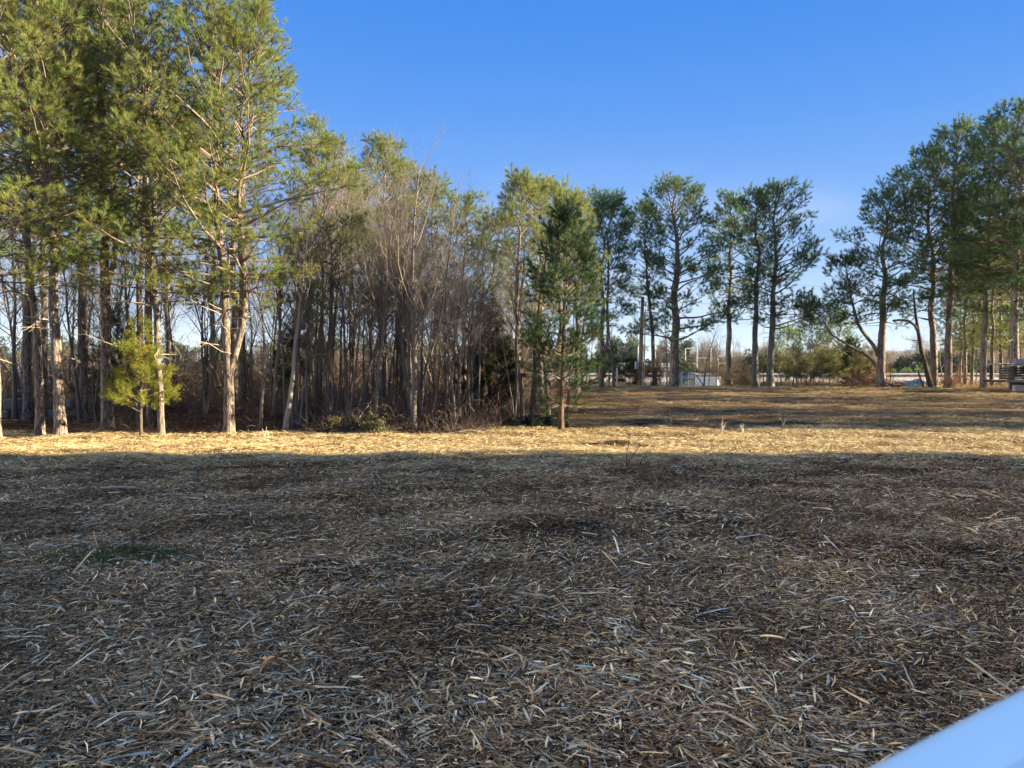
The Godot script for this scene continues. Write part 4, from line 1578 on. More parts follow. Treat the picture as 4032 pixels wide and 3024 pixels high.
# ---------------------------------------------------------------- trees
func make_trees() -> void:
	var front := {"step": 0.54, "inner": 0.45, "sub": 0.41, "size": 1.05, "el0": 0.05, "el1": 1.0, "curve": 0.45, "dead": 12, "dead_len": 1.5, "wide": 1.2}
	var F1 := func(d: Dictionary) -> Dictionary:
		var q := front.duplicate()
		q.merge(d, true)
		return q
	# the front row at the left, by the sunlit strip
	pine("pine_tree", "large twin-stemmed pine with full sunlit crown at the wood's corner", at(229, 23.9), 1001, [
		F1.call({"h": 14.6, "r": 0.17, "crown": [[4.0, 1.5], [5.2, 2.5], [7, 2.6], [9.4, 2.1], [12, 1.25], [13.6, 0.65], [14.6, 0.25]], "lean": Vector3(-0.5, 0, 0.1), "dead": 10, "asym": Vector3(-0.12, 0, 0.1)}),
		F1.call({"h": 13.6, "r": 0.125, "from": 1.6, "shift": Vector3(0.34, 0, -0.05), "lean": Vector3(0.25, 0, 0), "crown": [[4.6, 1.6], [5.6, 2.6], [7, 2.45], [9.2, 2.0], [11.5, 1.15], [13, 0.6], [13.6, 0.2]], "dead": 6, "asym": Vector3(0.14, 0, 0.05)})], 0)
	pine("pine_tree", "thick pine with brightly lit pale plated trunk near the left edge", at(60, 22.6), 1002, [
		F1.call({"h": 16.0, "r": 0.17, "crown": [[5.5, 1.4], [7, 2.2], [10, 2.4], [13, 1.8], [15, 1.0], [16, 0.3]], "lean": Vector3(-0.9, 0, -0.2), "dead": 16})], 1)
	pine("pine_tree", "brown-trunked pine leaning left beside the brightly lit one", at(40, 22.9), 1003, [
		F1.call({"h": 15.0, "r": 0.14, "crown": [[4.8, 1.6], [7, 2.2], [10, 2.2], [13, 1.5], [15, 0.3]], "lean": Vector3(-0.8, 0, 0.3), "dead": 14})], 2)
	pine("pine_tree", "slender pine with low outstretched green limb, right of the small cedar", at(161, 23.3), 1004, [
		F1.call({"h": 13.6, "r": 0.1, "crown": [[4.1, 1.9], [5.2, 1.9], [7, 2.1], [10, 2.0], [12, 1.3], [13.6, 0.3]], "lean": Vector3(-0.55, 0, 0.1), "dead": 12, "extra": [[4.5, Vector3(1.0, 0.02, 0.25), 2.3], [4.9, Vector3(-1.0, 0.05, 0.3), 2.5], [4.4, Vector3(0.2, 0.1, 1.0), 1.5]]})], 3)
	pine("pine_tree", "shaded pine behind the small cedar, forking into two stems", at(107, 25.2), 1005, [
		F1.call({"h": 15.8, "r": 0.2, "crown": [[6, 1.3], [8, 2.2], [11, 2.0], [14, 1.3], [15.8, 0.3]], "lean": Vector3(-0.1, 0, 0)}),
		F1.call({"h": 15.0, "r": 0.13, "from": 4.2, "shift": Vector3(0.35, 0, 0), "crown": [[7, 1.2], [9, 2.0], [12, 1.6], [15, 0.3]], "dead": 3})], 0)
	pine("pine_tree", "pine at the left frame edge with needles reaching into the picture", at(-4, 22.0), 1006, [
		F1.call({"h": 13.5, "r": 0.13, "crown": [[4.4, 1.8], [6, 2.3], [9, 2.3], [12, 1.4], [13.5, 0.3]], "lean": Vector3(0.1, 0, 0.1)})], 1)
	pine("pine_tree", "straight grey-trunked pine between the left pines and the cedar", at(84, 27.0), 1007, [
		F1.call({"h": 16.4, "r": 0.15, "crown": [[7, 1.4], [10, 2.0], [13, 1.7], [16.4, 0.3]]})], 2)
	pine("pine_tree", "short pine reaching out of the hardwoods just right of the twin pine", at(330, 26.5), 1008, [
		F1.call({"h": 9.9, "r": 0.1, "crown": [[3.5, 1.0], [5.5, 1.6], [8, 1.3], [9.9, 0.3]], "dead": 6})], 3)
	# pines deeper in the wood
	var deep_label := func(x: float, z: float) -> String:
		var p := Vector3(x, 0, z)
		return zone(-z, [[28.0, "tall pine in the second row, "], [34.0, "tall pine in the third row, "], [99.0, "tall pine at the wood's back, "]]) + zone(px_of(p), [[60, "near the left frame edge"], [120, "left of the small cedar"], [190, "between the small cedar and the twin pine"], [900, "behind the twin pine"]])
	var proto: Array[Node3D] = []
	var deep := {"step": 0.78, "inner": 0.48, "sub": 0.55, "size": 1.15, "el0": 0.1, "el1": 0.95, "dead": 10}
	for k in 4:
		var q := deep.duplicate()
		q.merge({"h": 15.5 + 0.4 * k, "r": 0.16, "crown": [[7.0 + 0.5 * k, 1.3], [9, 2.3], [12, 2.1], [14.3, 1.1], [15.5, 0.3]], "lean": Vector3(0.2 * k - 0.3, 0, 0)})
		var pp: Vector3 = [Vector3(-12.9, 0, -26.4), Vector3(-19.4, 0, -30.6), Vector3(-17.6, 0, -26.8), Vector3(-10.4, 0, -28.4)][k]
		proto.append(pine("pine_tree", deep_label.call(pp.x, pp.z), pp, 1020 + k, [q], k, "bark_pine", "pines deep in the left wood"))
		proto[k].position.y = H(proto[k].position.x, proto[k].position.z)
	rng.seed = 1040
	var spots := [[-14.8, -29.4], [-22.4, -29.5], [-12.4, -33.0], [-21.2, -36.8], [-15.6, -38.5], [-26.5, -37], [-10.6, -38.5], [-27.5, -42.5], [-19.8, -42.5]]
	for s in spots:
		dup(proto[rng.randi() % 4], Vector3(s[0], H(s[0], s[1]), s[1]), R(0, TAU), R(0.88, 1.08), deep_label.call(s[0], s[1]), "pines deep in the left wood")
	# pines that stand out above the bare trees
	var mid := {"wide": 1.15, "step": 0.56, "inner": 0.45, "sub": 0.36, "size": 1.15, "el0": 0.15, "el1": 0.95, "dead": 6}
	for s in [[384, 36.0, 148, 1.9, 1051, "round-topped pine rising above the bare trees, highest in the middle wood"],
			[407, 38.0, 171, 1.7, 1052, "lower pine right behind the round-topped one"],
			[436, 38.5, 186, 1.9, 1053, "broad pine top behind the bare hardwoods, third from the round-topped one"],
			[464, 40.0, 203, 1.6, 1054, "last pine top of the middle wood before the sky gap"],
			[352, 33.0, 176, 1.5, 1061, "pine top between the twin pine and the round-topped pine"],
			[518, 30.0, 180, 1.3, 1055, "pine with upright pointed leader right of the sky gap"],
			[541, 33.5, 188, 1.7, 1056, "yellow-green pine beside the one with the pointed leader"],
			[560, 37.0, 194, 1.7, 1057, "pine crown behind the young dark pine"],
			[577, 41.0, 199, 1.5, 1058, "pine crown between the young dark pine and the double-trunked pine"],
			[497, 33.0, 215, 1.0, 1059, "thin pine top at the left of the pointed leader"]]:
		var p := at(s[0], s[1])
		var h: float = up(s[2], s[1]) - p.y
		var q := mid.duplicate()
		q.merge({"h": h, "r": 0.012 * h + 0.03, "crown": [[h * 0.42, s[3] * 0.7], [h * 0.6, s[3]], [h * 0.8, s[3] * 0.85], [h * 0.93, s[3] * 0.5], [h, 0.2]]})
		pine("pine_tree", s[5], p, s[4], [q], s[4])
	# the young pine in front, shade tinted into its reddish bark and needles
	pine("young_pine", "young green pine tinted dark for shade, standing at the corner of the wood, needles low to the ground", at(561, 25.0), 1070, [
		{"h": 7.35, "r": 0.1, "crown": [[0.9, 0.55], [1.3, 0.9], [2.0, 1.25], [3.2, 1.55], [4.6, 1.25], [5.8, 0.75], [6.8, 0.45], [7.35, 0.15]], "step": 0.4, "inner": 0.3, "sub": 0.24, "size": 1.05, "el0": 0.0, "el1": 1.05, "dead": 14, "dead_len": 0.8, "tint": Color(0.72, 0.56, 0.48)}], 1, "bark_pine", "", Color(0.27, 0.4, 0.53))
	# the open group along the crest
	var ob := {"wide": 1.22, "step": 0.62, "inner": 0.48, "sub": 0.34, "size": 1.3, "el0": 0.1, "el1": 0.85, "curve": 0.4, "dead": 8, "limb": 1.15, "sway": 0.1}
	for s in [
			[601, 50.0, 12.8, 0.2, [[4.5, 0.9], [6.5, 1.5], [9, 1.7], [11.5, 1.2], [12.8, 0.3]], Vector3(0.1, 0, 0), 1101, "slim double-trunked pine left of the utility pole", Vector3.ZERO],
			[655, 51.5, 12.6, 0.16, [[4.6, 1.0], [7, 1.6], [10, 1.5], [12.6, 0.3]], Vector3(-0.9, 0, 0), 1102, "slim pine between the utility pole and the thick-trunked pine", Vector3(-0.2, 0, 0)],
			[674, 49.5, 13.4, 0.34, [[3.2, 3.4], [4.6, 3.2], [7, 2.6], [9.5, 2.4], [12, 1.6], [12.8, 0.8], [13.4, 0.2]], Vector3(0.15, 0, 0), 1103, "big broad pine with thick dark trunk in front of the white truck", Vector3(0.08, 0, 0)],
			[728, 57.0, 14.6, 0.24, [[5.5, 1.4], [8, 1.9], [11.5, 1.8], [13.8, 1.0], [14.6, 0.3]], Vector3(0.2, 0, 0), 1104, "pine behind the tan bush with trunk half hidden", Vector3.ZERO],
			[755, 50.0, 12.9, 0.23, [[4.6, 1.8], [6.5, 1.9], [9, 1.7], [11.6, 1.3], [12.9, 0.3]], Vector3(0.05, 0, 0), 1105, "pale-trunked pine, left one of the pair beside the road", Vector3(-0.3, 0, 0)],
			[770, 49.5, 13.1, 0.25, [[4.0, 2.1], [6, 2.5], [8.5, 2.4], [11, 2.0], [12.4, 1.1], [13.1, 0.3]], Vector3(0.5, 0, 0), 1106, "pale-trunked pine with long right limbs, right one of the pair beside the road", Vector3(0.3, 0, 0)],
			[934, 48.5, 15.1, 0.24, [[4.5, 2.2], [7, 2.6], [10, 2.6], [13, 1.7], [14.5, 0.7], [15.1, 0.2]], Vector3(-0.5, 0, 0), 1108, "pine leaning slightly left beside the bent dead tree", Vector3(-0.1, 0, 0)],
			[948, 47.5, 16.4, 0.25, [[6, 1.6], [9, 2.0], [12, 2.1], [15, 1.5], [15.9, 0.6], [16.4, 0.2]], Vector3(0.35, 0, 0), 1109, "tall straight pine right of the leaning one", Vector3.ZERO],
			[983, 46.0, 15.9, 0.19, [[5.5, 1.8], [8, 2.3], [11, 2.2], [14, 1.5], [15.9, 0.3]], Vector3(0.4, 0, 0), 1110, "pine third from the right edge with spreading top", Vector3.ZERO],
			[1014, 43.5, 16.4, 0.28, [[4, 1.8], [7, 2.6], [10, 2.9], [13, 2.5], [15.2, 1.4], [16.4, 0.4]], Vector3(0.1, 0, 0), 1111, "massive dark pine at the right frame edge", Vector3(-0.05, 0, 0)],
			[1046, 44.0, 15.6, 0.25, [[4, 1.8], [7, 2.6], [10, 2.9], [13, 2.2], [15.6, 0.4]], Vector3(0.1, 0, 0), 1112, "pine reaching in from beyond the right frame edge", Vector3(-0.2, 0, 0)]]:
		var q := ob.duplicate()
		q.merge({"h": s[2], "r": s[3], "crown": s[4], "lean": s[5], "asym": s[8]})
		var stems := [q]
		if s[6] == 1101:
			var q2 := q.duplicate()
			q2.merge({"from": 1.2, "shift": Vector3(0.42, 0, 0.1), "h": 12.0, "r": 0.14}, true)
			stems.append(q2)
		pine("pine_tree", s[7], at(s[0], s[1]), s[6], stems, s[6], "bark_grey" if s[6] in [1104, 1105, 1106] else "bark_pine", "", Color(0.5, 0.68, 0.82))  # needles tinted darker and bluer to imitate backlit, shaded crowns
	var q7 := ob.duplicate()
	q7.merge({"h": 12.6, "r": 0.29, "crown": [[4.2, 2.0], [6, 2.8], [8, 2.7], [10.5, 1.9], [12, 1.0], [12.6, 0.3]], "lean": Vector3(0.25, 0, 0)})
	var q8 := ob.duplicate()
	q8.merge({"h": 8.2, "r": 0.17, "from": 2.2, "shift": Vector3(-1.1, 0, 0.2), "lean": Vector3(-1.5, 0, 0), "crown": [[4.2, 1.4], [5.6, 1.7], [7, 1.2], [8.2, 0.3]], "dead": 2})
	var q9 := ob.duplicate()
	q9.merge({"h": 5.6, "r": 0.11, "from": 1.5, "shift": Vector3(-2.2, 0, 0.1), "lean": Vector3(-2.2, 0, 0), "crown": [[4.0, 1.0], [4.8, 1.4], [5.6, 0.4]], "dead": 1})
	pine("pine_tree", "forked pine with limbs sweeping left, first of the right-hand group", at(881, 48.5), 1107, [q7, q8, q9], 2, "bark_pine", "", Color(0.5, 0.68, 0.84))  # same dark needle tint, standing in for backlight shade
	# slim trunks behind the right-hand group
	var rp: Node3D = null
	var k := 0
	for s in [[965, 54.0, "slim pine just right of the tall straight pine"], [972, 56.0, "slim pine second right of the tall straight pine"], [992, 52.0, "slim pine just right of the spreading-topped pine"], [1001, 54.0, "slim pine left of the massive dark pine"], [1029, 50.0, "slim pine behind the trailer at the right edge"], [960, 60.0, "slim pine farther back behind the tall straight pine"], [1010, 60.0, "slim pine farther back behind the massive dark pine"], [1040, 56.0, "slim pine past the right frame edge"], [985, 63.0, "slim pine farthest back, behind the spreading-topped pine"]]:
		var label: String = s[2]
		if rp == null:
			var q := ob.duplicate()
			q.merge({"h": 12.5, "r": 0.15, "crown": [[3.0, 1.2], [6, 1.7], [9, 1.6], [12.5, 0.3]], "dead": 24, "dead_len": 1.4})
			rp = pine("pine_tree", label, at(s[0], s[1]), 1130, [q], 0, "bark_pine", "slim pines behind the right-hand group")
		else:
			dup(rp, at(s[0], s[1]), k * 1.7, 0.8 + 0.05 * (k % 5), label, "slim pines behind the right-hand group")
		k += 1
	# pines out of the frame to the right, whose shadows streak the crest
	k = 0
	for s in [[24, -25.1, 1.0], [31, -26.3, 0.95], [37, -26.6, 1.0], [46, -27.0, 1.0], [33, -30.4, 0.9], [42, -31.0, 1.0], [52, -30.0, 0.95], [29, -34.0, 0.85], [40, -36.2, 1.0], [50, -37.4, 1.05], [37, -40.6, 1.0], [47, -41.8, 1.1], [57, -35.0, 1.0], [41, -45.5, 1.0], [60, -45.0, 1.1], [52, -25.3, 1.0], [58, -25.0, 1.0], [65, -24.9, 1.05], [72, -24.6, 1.0], [55, -28.6, 1.0], [63, -28.2, 1.05], [71, -28.6, 1.0], [67, -33.6, 1.0], [75, -32.0, 1.0]]:
		dup(proto[k % 4], Vector3(s[0], 0.5, s[1]), k * 2.1, s[2], "pine right of the frame that shades the crest", "pines right of the frame")
		k += 1
	# young pines and cedars near the road
	for s in [[811, 62.0, 5.6, 1.2, 1141, "young open pine behind the olive shrubs, left of another"], [838, 66.0, 6.2, 1.4, 1142, "young pine behind the olive shrubs, nearest the forked pine"], [786, 70.0, 4.6, 1.3, 1143, "low young pine right of the pale-trunked pair"]]:
		var q := ob.duplicate()
		q.merge({"h": s[2], "r": 0.07, "crown": [[1.2, s[3] * 0.7], [2.5, s[3]], [4.2, s[3] * 0.8], [s[2], 0.2]], "step": 0.5, "dead": 2}, true)
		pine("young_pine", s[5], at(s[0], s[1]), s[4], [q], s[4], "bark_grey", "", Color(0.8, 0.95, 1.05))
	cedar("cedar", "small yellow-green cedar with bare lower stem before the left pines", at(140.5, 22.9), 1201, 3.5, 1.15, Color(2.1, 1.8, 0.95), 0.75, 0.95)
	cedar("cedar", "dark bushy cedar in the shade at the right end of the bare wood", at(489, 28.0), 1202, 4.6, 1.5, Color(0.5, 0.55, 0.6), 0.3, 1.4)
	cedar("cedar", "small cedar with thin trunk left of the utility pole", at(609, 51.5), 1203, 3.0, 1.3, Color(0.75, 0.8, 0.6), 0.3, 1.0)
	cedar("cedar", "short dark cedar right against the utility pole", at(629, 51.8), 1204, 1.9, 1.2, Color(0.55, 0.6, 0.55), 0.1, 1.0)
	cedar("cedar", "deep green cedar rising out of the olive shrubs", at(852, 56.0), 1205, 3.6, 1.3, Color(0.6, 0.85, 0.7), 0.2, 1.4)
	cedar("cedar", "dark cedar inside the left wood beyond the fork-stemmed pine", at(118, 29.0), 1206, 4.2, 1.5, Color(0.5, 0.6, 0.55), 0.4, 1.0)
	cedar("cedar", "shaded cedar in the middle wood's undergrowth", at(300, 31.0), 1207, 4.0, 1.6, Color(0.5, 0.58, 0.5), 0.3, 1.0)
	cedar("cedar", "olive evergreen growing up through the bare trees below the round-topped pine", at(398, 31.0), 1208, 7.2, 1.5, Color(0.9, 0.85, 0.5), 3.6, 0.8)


func px_of(p: Vector3) -> float:
	return p.x / -p.z * F + 512.0


func zone(v: float, steps: Array) -> String:
	for s in steps:
		if v < s[0]:
			return s[1]
	return steps[steps.size() - 1][1]


func wood_label(p: Vector3) -> String:
	var z := zone(px_of(p), [[300, "between the twin pine and the pale leaning trunk"], [352, "just right of the pale leaning trunk"], [413, "left of the dark straight front trunk"], [455, "just right of the dark straight front trunk"], [500, "beside the dark bushy cedar"], [900, "between dark cedar and young pine"]])
	return zone(-p.z, [[27.5, "bare hardwood at the wood's front, "], [32.0, "bare hardwood in the wood's middle rows, "], [99.0, "bare hardwood at the wood's back, "]]) + z


func left_label(p: Vector3) -> String:
	var z := zone(px_of(p), [[50, "near the left frame edge"], [107, "left of the small cedar"], [165, "behind the small cedar"], [229, "left of the twin pine"], [900, "right behind the twin pine"]])
	return zone(-p.z, [[31.0, "bare tree close behind the front pines, "], [37.0, "bare tree midway back among the pines, "], [99.0, "bare tree far back among the pines, "]]) + z


func make_bare() -> void:
	var gb := "bare hardwoods crowded in the middle wood"
	var protos: Array[Node3D] = []
	var first := [[300, 25.4], [352, 26.6], [410, 25.6], [447, 26.4], [330, 27.8], [470, 26.0], [385, 28.0]]
	for k in 7:
		var o := {}
		if k == 1:
			o = {"lean": Vector3(0.22, 0, 0), "spread": 0.95, "low": 0.3, "col": Color(0.19, 0.16, 0.13), "tip": Color(0.22, 0.18, 0.14)}
		elif k == 3:
			o = {"stems": 2, "n0": 12, "low": 0.45}
		elif k == 5:
			o = {"stems": 3, "n0": 12, "low": 0.4, "lean": Vector3(0.06, 0, 0), "col": Color(0.11, 0.092, 0.08), "tip": Color(0.15, 0.125, 0.105)}
		elif k == 6:
			o = {"n0": 20, "spread": 1.2, "low": 0.35, "crook": 1.5}
		protos.append(bare_tree("bare_tree", wood_label(at(first[k][0], first[k][1])), at(first[k][0], first[k][1]), 2000 + k, [8.6, 8.4, 8.8, 7.8, 9.2, 7.4, 8.6][k], [0.075, 0.085, 0.07, 0.07, 0.09, 0.055, 0.075][k], o, gb))
	rng.seed = 2050
	for i in 96:
		var px := R(262, 536)
		var d := 24.9 + 15.0 * pow(rng.randf(), 1.2)
		if px > 500:
			d = R(26.5, 40)
		var p := at(px, d)
		var want := prof([[262, 8.0], [300, 8.6], [360, 8.7], [430, 8.7], [470, 8.2], [500, 7.6], [536, 7.0]], px) * (0.85 + 0.15 * d / 30.0)
		dup(protos[rng.randi() % 7], p, R(0, TAU), want / 8.6 * R(0.55, 1.03), wood_label(p), gb)
	for i in 32:   # among the left pines
		var px := R(-20, 262)
		var d := R(25.2, 44)
		dup(protos[rng.randi() % 7], at(px, d), R(0, TAU), R(0.7, 1.1), left_label(at(px, d)), "bare trees among the left pines")
	# trunks that stand out
	bare_tree("bare_tree", "pale grey hardwood leaning right at the front of the middle wood", at(286, 24.6), 2101, 9.0, 0.09, {"lean": Vector3(0.16, 0, 0), "spread": 0.8, "low": 0.4, "col": Color(0.27, 0.235, 0.195), "tip": Color(0.26, 0.2, 0.15)})
	bare_tree("bare_tree", "dark straight trunk by the brush edge, front of the middle wood", at(413, 24.7), 2102, 9.3, 0.105, {"low": 0.3, "col": Color(0.15, 0.125, 0.1)})
	bare_tree("bare_tree", "slim upright hardwood right of the twin pine", at(262, 24.4), 2103, 8.6, 0.06, {"low": 0.4, "spread": 0.8})
	for s in [[522, 27.0, 6.5, "thin dark sapling behind the young pine, left of a thicker trunk"], [532, 27.4, 8.0, "dark bare trunk left of the young pine, right one of two"], [548, 29.5, 6.0, "bare sapling just left of the young pine"], [566, 26.0, 4.6, "bent bare sapling touching the young pine's trunk"], [543, 36.0, 7.0, "bare trunk in the gap behind the young pine"], [582, 44.0, 6.5, "bare sapling between young pine and double-trunked pine"], [613, 49.0, 6.0, "dark crooked sapling left of the utility pole"], [668, 53.0, 5.0, "vine-wrapped sapling left of the thick-trunked pine"], [709, 52.5, 2.6, "small leafless sapling in front of the white truck"], [704, 56.0, 5.2, "bare sapling behind the white truck"], [780, 51.0, 3.2, "black leafless stem between the pale pines and the olive shrubs"], [765, 51.5, 3.4, "dark leafless stem between the two pale-trunked pines"], [792, 52.0, 3.6, "bare stem left of the olive shrubs"], [926, 50.0, 2.4, "leafless sapling beside the scrap heap"]]:
		bare_tree("sapling", s[3], at(s[0], s[1]), 2200 + int(s[0]), s[2], 0.014 * s[2], {"levels": 2, "n0": 13, "n1": 6, "low": 0.35, "crook": 1.4, "col": Color(0.12, 0.095, 0.08), "tip": Color(0.2, 0.15, 0.12)})
	# bare trees near the road
	k_road_trees(protos)
	# the bent dead tree
	rng.seed = 2300
	var o := thing("dead_tree", "dead tree leaning left with a bent broken limb, by the scrap heap", "dead tree", at(930, 48.0))
	var mb := MB.new()
	mb.tube(PackedVector3Array([Vector3(0.1, -0.1, 0), Vector3(-0.25, 1.2, 0), Vector3(-0.62, 2.6, 0), Vector3(-0.8, 3.7, 0), Vector3(-1.0, 4.9, 0), Vector3(-1.15, 6.4, 0)]), PackedFloat32Array([0.2, 0.16, 0.13, 0.11, 0.08, 0.02]), 9, Color(0.55, 0.5, 0.45))
	part("trunk", mb.mesh(M.bark_grey), o)
	var lm := MB.new()
	lm.tube(PackedVector3Array([Vector3(-0.8, 3.6, 0), Vector3(-1.05, 4.05, 0.05), Vector3(-1.5, 4.35, 0.1), Vector3(-2.0, 4.4, 0.1), Vector3(-2.5, 4.35, 0.1)]), PackedFloat32Array([0.09, 0.085, 0.08, 0.07, 0.06]), 8, Color(0.13, 0.11, 0.09))
	for q in [[2.2, -1.4, -0.1], [3.0, -1.3, 0.35], [4.6, -1.0, 0.2], [4.9, 0.9, 0.3], [5.5, -0.9, 0.5]]:
		dead_limb(lm, Vector3(-0.5 - (q[0] - 2.0) * 0.15, q[0], 0), Vector3(q[1], q[2], R(-0.4, 0.4)).normalized(), R(1.0, 1.7), 0.035, Color(0.14, 0.115, 0.095))
	part("limbs", lm.mesh(M.twig), o)


func k_road_trees(protos: Array[Node3D]) -> void:
	rng.seed = 2400
	for s in [[735, 150.0, 1.0, "bare tree on the far side of the highway behind the tan bush"], [716, 62.0, 0.5, "bare tree at the left of the tangled tan bush"], [741, 66.0, 0.45, "low bare tree just left of the pale-trunked pair"], [797, 64.0, 0.62, "bare tree behind the leftmost olive shrub"], [824, 70.0, 0.6, "bare tree behind the middle of the olive clump"], [868, 66.0, 0.55, "bare tree behind the orange-leaved sapling"], [806, 57.0, 0.5, "bare tree standing inside the olive clump"], [700, 68.0, 0.5, "bare tree rising behind the white truck"], [660, 66.0, 0.6, "bare tree beyond the slim pine near the pole"], [590, 60.0, 0.6, "bare tree just left of the double-trunked pine"], [572, 56.0, 0.6, "bare tree on the verge behind the young pine"], [944, 58.0, 0.5, "bare tree between the leaning pine and the tall straight pine"], [976, 57.0, 0.6, "bare tree in the right thicket, leftmost of three"], [1004, 56.0, 0.6, "bare tree in the right thicket, middle of three"], [1020, 53.0, 0.7, "bare tree in the right thicket behind the trailer"]]:
		dup(protos[rng.randi() % 7], at(s[0], s[1]), R(0, TAU), s[2], s[3], "bare trees along the verge")


func make_shrubs() -> void:
	var oval := leaf_clump(701, 26, 0.13, 0.07)
	var dry := leaf_clump(702, 14, 0.12, 0.05)
	var olive := Color(0.27, 0.25, 0.085)
	var k := 0
	for s in [[800, 53.0, 3.2, 2.0, "tall olive-green shrub, left one of the clump between the pines"], [822, 52.5, 2.6, 2.2, "bushy olive shrub in the middle of the clump"], [842, 52.8, 2.9, 2.0, "yellow-green shrub at the right of the olive clump"], [813, 55.5, 3.6, 2.0, "taller olive shrub behind the clump"]]:
		shrub("olive_shrub", s[4], at(s[0], s[1]), 3000 + k, s[2], s[3], 13, 4, oval, olive, Color(0.16, 0.13, 0.09))
		k += 1
	for s in [[726, 61.0, 2.9, 2.3, "tangled tan bush right behind the white truck"], [738, 56.5, 2.0, 2.0, "low tan bush left of the pale-trunked pair"], [745, 53.0, 1.5, 1.6, "small tan bush at the foot of the pale-trunked pine"], [712, 65.0, 3.0, 2.0, "tan vines behind the truck's tail"]]:
		shrub("tan_bush", s[4], at(s[0], s[1]), 3100 + k, s[2], s[3], 22, 3, dry, Color(0.36, 0.25, 0.11), Color(0.32, 0.23, 0.14), "")
		k += 1
	for s in [[863, 52.0, 1.9, 1.0, "orange-leaved beech sapling beside the olive shrubs"], [873, 51.0, 1.1, 1.1, "low orange-brown leafy bush at the forked pine's foot"]]:
		shrub("beech_sapling", s[4], at(s[0], s[1]), 3200 + k, s[2], s[3], 9, 2, oval, Color(0.62, 0.38, 0.22), Color(0.25, 0.18, 0.13), "")
		k += 1
	shrub("young_pine_bush", "small bright green bush behind the highway guardrail", Vector3((922.0 - 512.0) / F * 133.0, 1.0, -133.0), 3301, 2.6, 2.4, 10, 5, oval, Color(0.16, 0.24, 0.07), Color(0.1, 0.1, 0.06))
	shrub("leafy_bush", "bright little bush by the guardrail, left of the bigger one", Vector3((898.0 - 512.0) / F * 133.0, 1.0, -133.0), 3302, 2.0, 1.8, 8, 5, oval, Color(0.16, 0.22, 0.07), Color(0.1, 0.1, 0.06))
	shrub("fallen_greenery", "cut green boughs lying in the brush of the middle wood", at(368, 24.3), 3303, 0.5, 2.4, 10, 2, oval, Color(0.14, 0.13, 0.06), Color(0.2, 0.15, 0.1), "", "cut boughs")
	shrub("fallen_greenery", "low dark green boughs left of the young pine", at(540, 26.0), 3304, 0.45, 1.8, 10, 3, oval, Color(0.07, 0.085, 0.05), Color(0.15, 0.12, 0.09), "", "cut boughs")
	# a vine of brown leaves on the slim pine and dead needles on low limbs
	for s in [[655.5, 51.1, 2.6, "brown leafy creeper at the foot of the slim pine beside the pole"], [664, 52.0, 2.2, "reddish creeper left of the thick-trunked pine"], [953, 47.2, 1.6, "brown creeper at the foot of the tall straight pine"], [641, 50.9, 1.5, "brown weeds round the foot of the utility pole"]]:
		shrub("creeper", s[3], at(s[0], s[1]), 3400 + int(s[0]), s[2], 0.7, 8, 3, dry, Color(0.24, 0.12, 0.06), Color(0.2, 0.13, 0.09))
	# brush on the wood's floor
	var tangle: Array[ArrayMesh] = []
	for v in 4:
		rng.seed = 3500 + v
		var mb := MB.new()
		for i in 34:
			var p := Vector3(R(-0.8, 0.8), -0.03, R(-0.8, 0.8))
			var d := Vector3(R(-1, 1), R(0.2, 1.6), R(-1, 1)).normalized()
			var L := R(0.5, 1.7)
			var pts := PackedVector3Array([p])
			var rad := PackedFloat32Array([0.009])
			for j in 4:
				p += d * L / 4.0
				d = (d + rvec() * 0.4 + Vector3.DOWN * 0.22).normalized()
				pts.append(p)
				rad.append(0.008 - 0.0017 * j)
			var g := R(0.6, 1.5)
			mb.tube(pts, rad, 3, Color(0.17 * g, 0.12 * g, 0.085 * g))
		tangle.append(mb.mesh(M.twig))
	rng.seed = 3550
	var xs := [[], [], [], []]
	var cols := [PackedColorArray(), PackedColorArray(), PackedColorArray(), PackedColorArray()]
	for i in 900:
		var d := 24.2 + 22.0 * pow(rng.randf(), 1.3)
		var x := R(-0.72, 0.06) * d
		if i > 520:
			x = R(-0.36, 0.02) * d
			d = R(24.2, 33.0)
		if in_wood(x, -d) < 0.6:
			continue
		if x < -6.5 and d < 28.5 and rng.randf() < 0.8:
			continue
		var v := rng.randi() % 4
		var s := R(0.6, 1.25) * (1.2 if x > -7.0 else 0.9) * lerpf(0.5, 1.0, ss(24.5, 27.0, d))
		xs[v].append(on_ground(x, -d, R(0, TAU), Vector3(s, s * R(0.7, 1.2), s), 0.0))
		cols[v].append(Color.WHITE * R(0.7, 1.3))
	for i in 300:   # taller brush at the back of the wood
		var d := R(33.0, 48.0)
		var x := R(-0.7, 0.04) * d
		if in_wood(x, -d) < 0.6:
			continue
		var v := rng.randi() % 4
		var s := R(1.3, 2.4)
		xs[v].append(on_ground(x, -d, R(0, TAU), Vector3(s, s * R(0.8, 1.3), s), 0.0))
		cols[v].append(Color.WHITE * R(0.6, 1.1))
	for i in 260:
		var d := R(51.0, 62.0)
		var px := R(560, 1030)
		if px > 655 and px < 724 and d < 64.0:
			continue
		var p := at(px, d)
		var v := rng.randi() % 4
		var s := R(0.35, 0.8)
		xs[v].append(on_ground(p.x, p.z, R(0, TAU), Vector3(s, s, s), 0.0))
		cols[v].append(Color(1.5, 1.35, 1.1) * R(0.7, 1.2))
	for v in 4:
		multi(numbered("undergrowth"), tangle[v], xs[v], cols[v], self, "stuff")


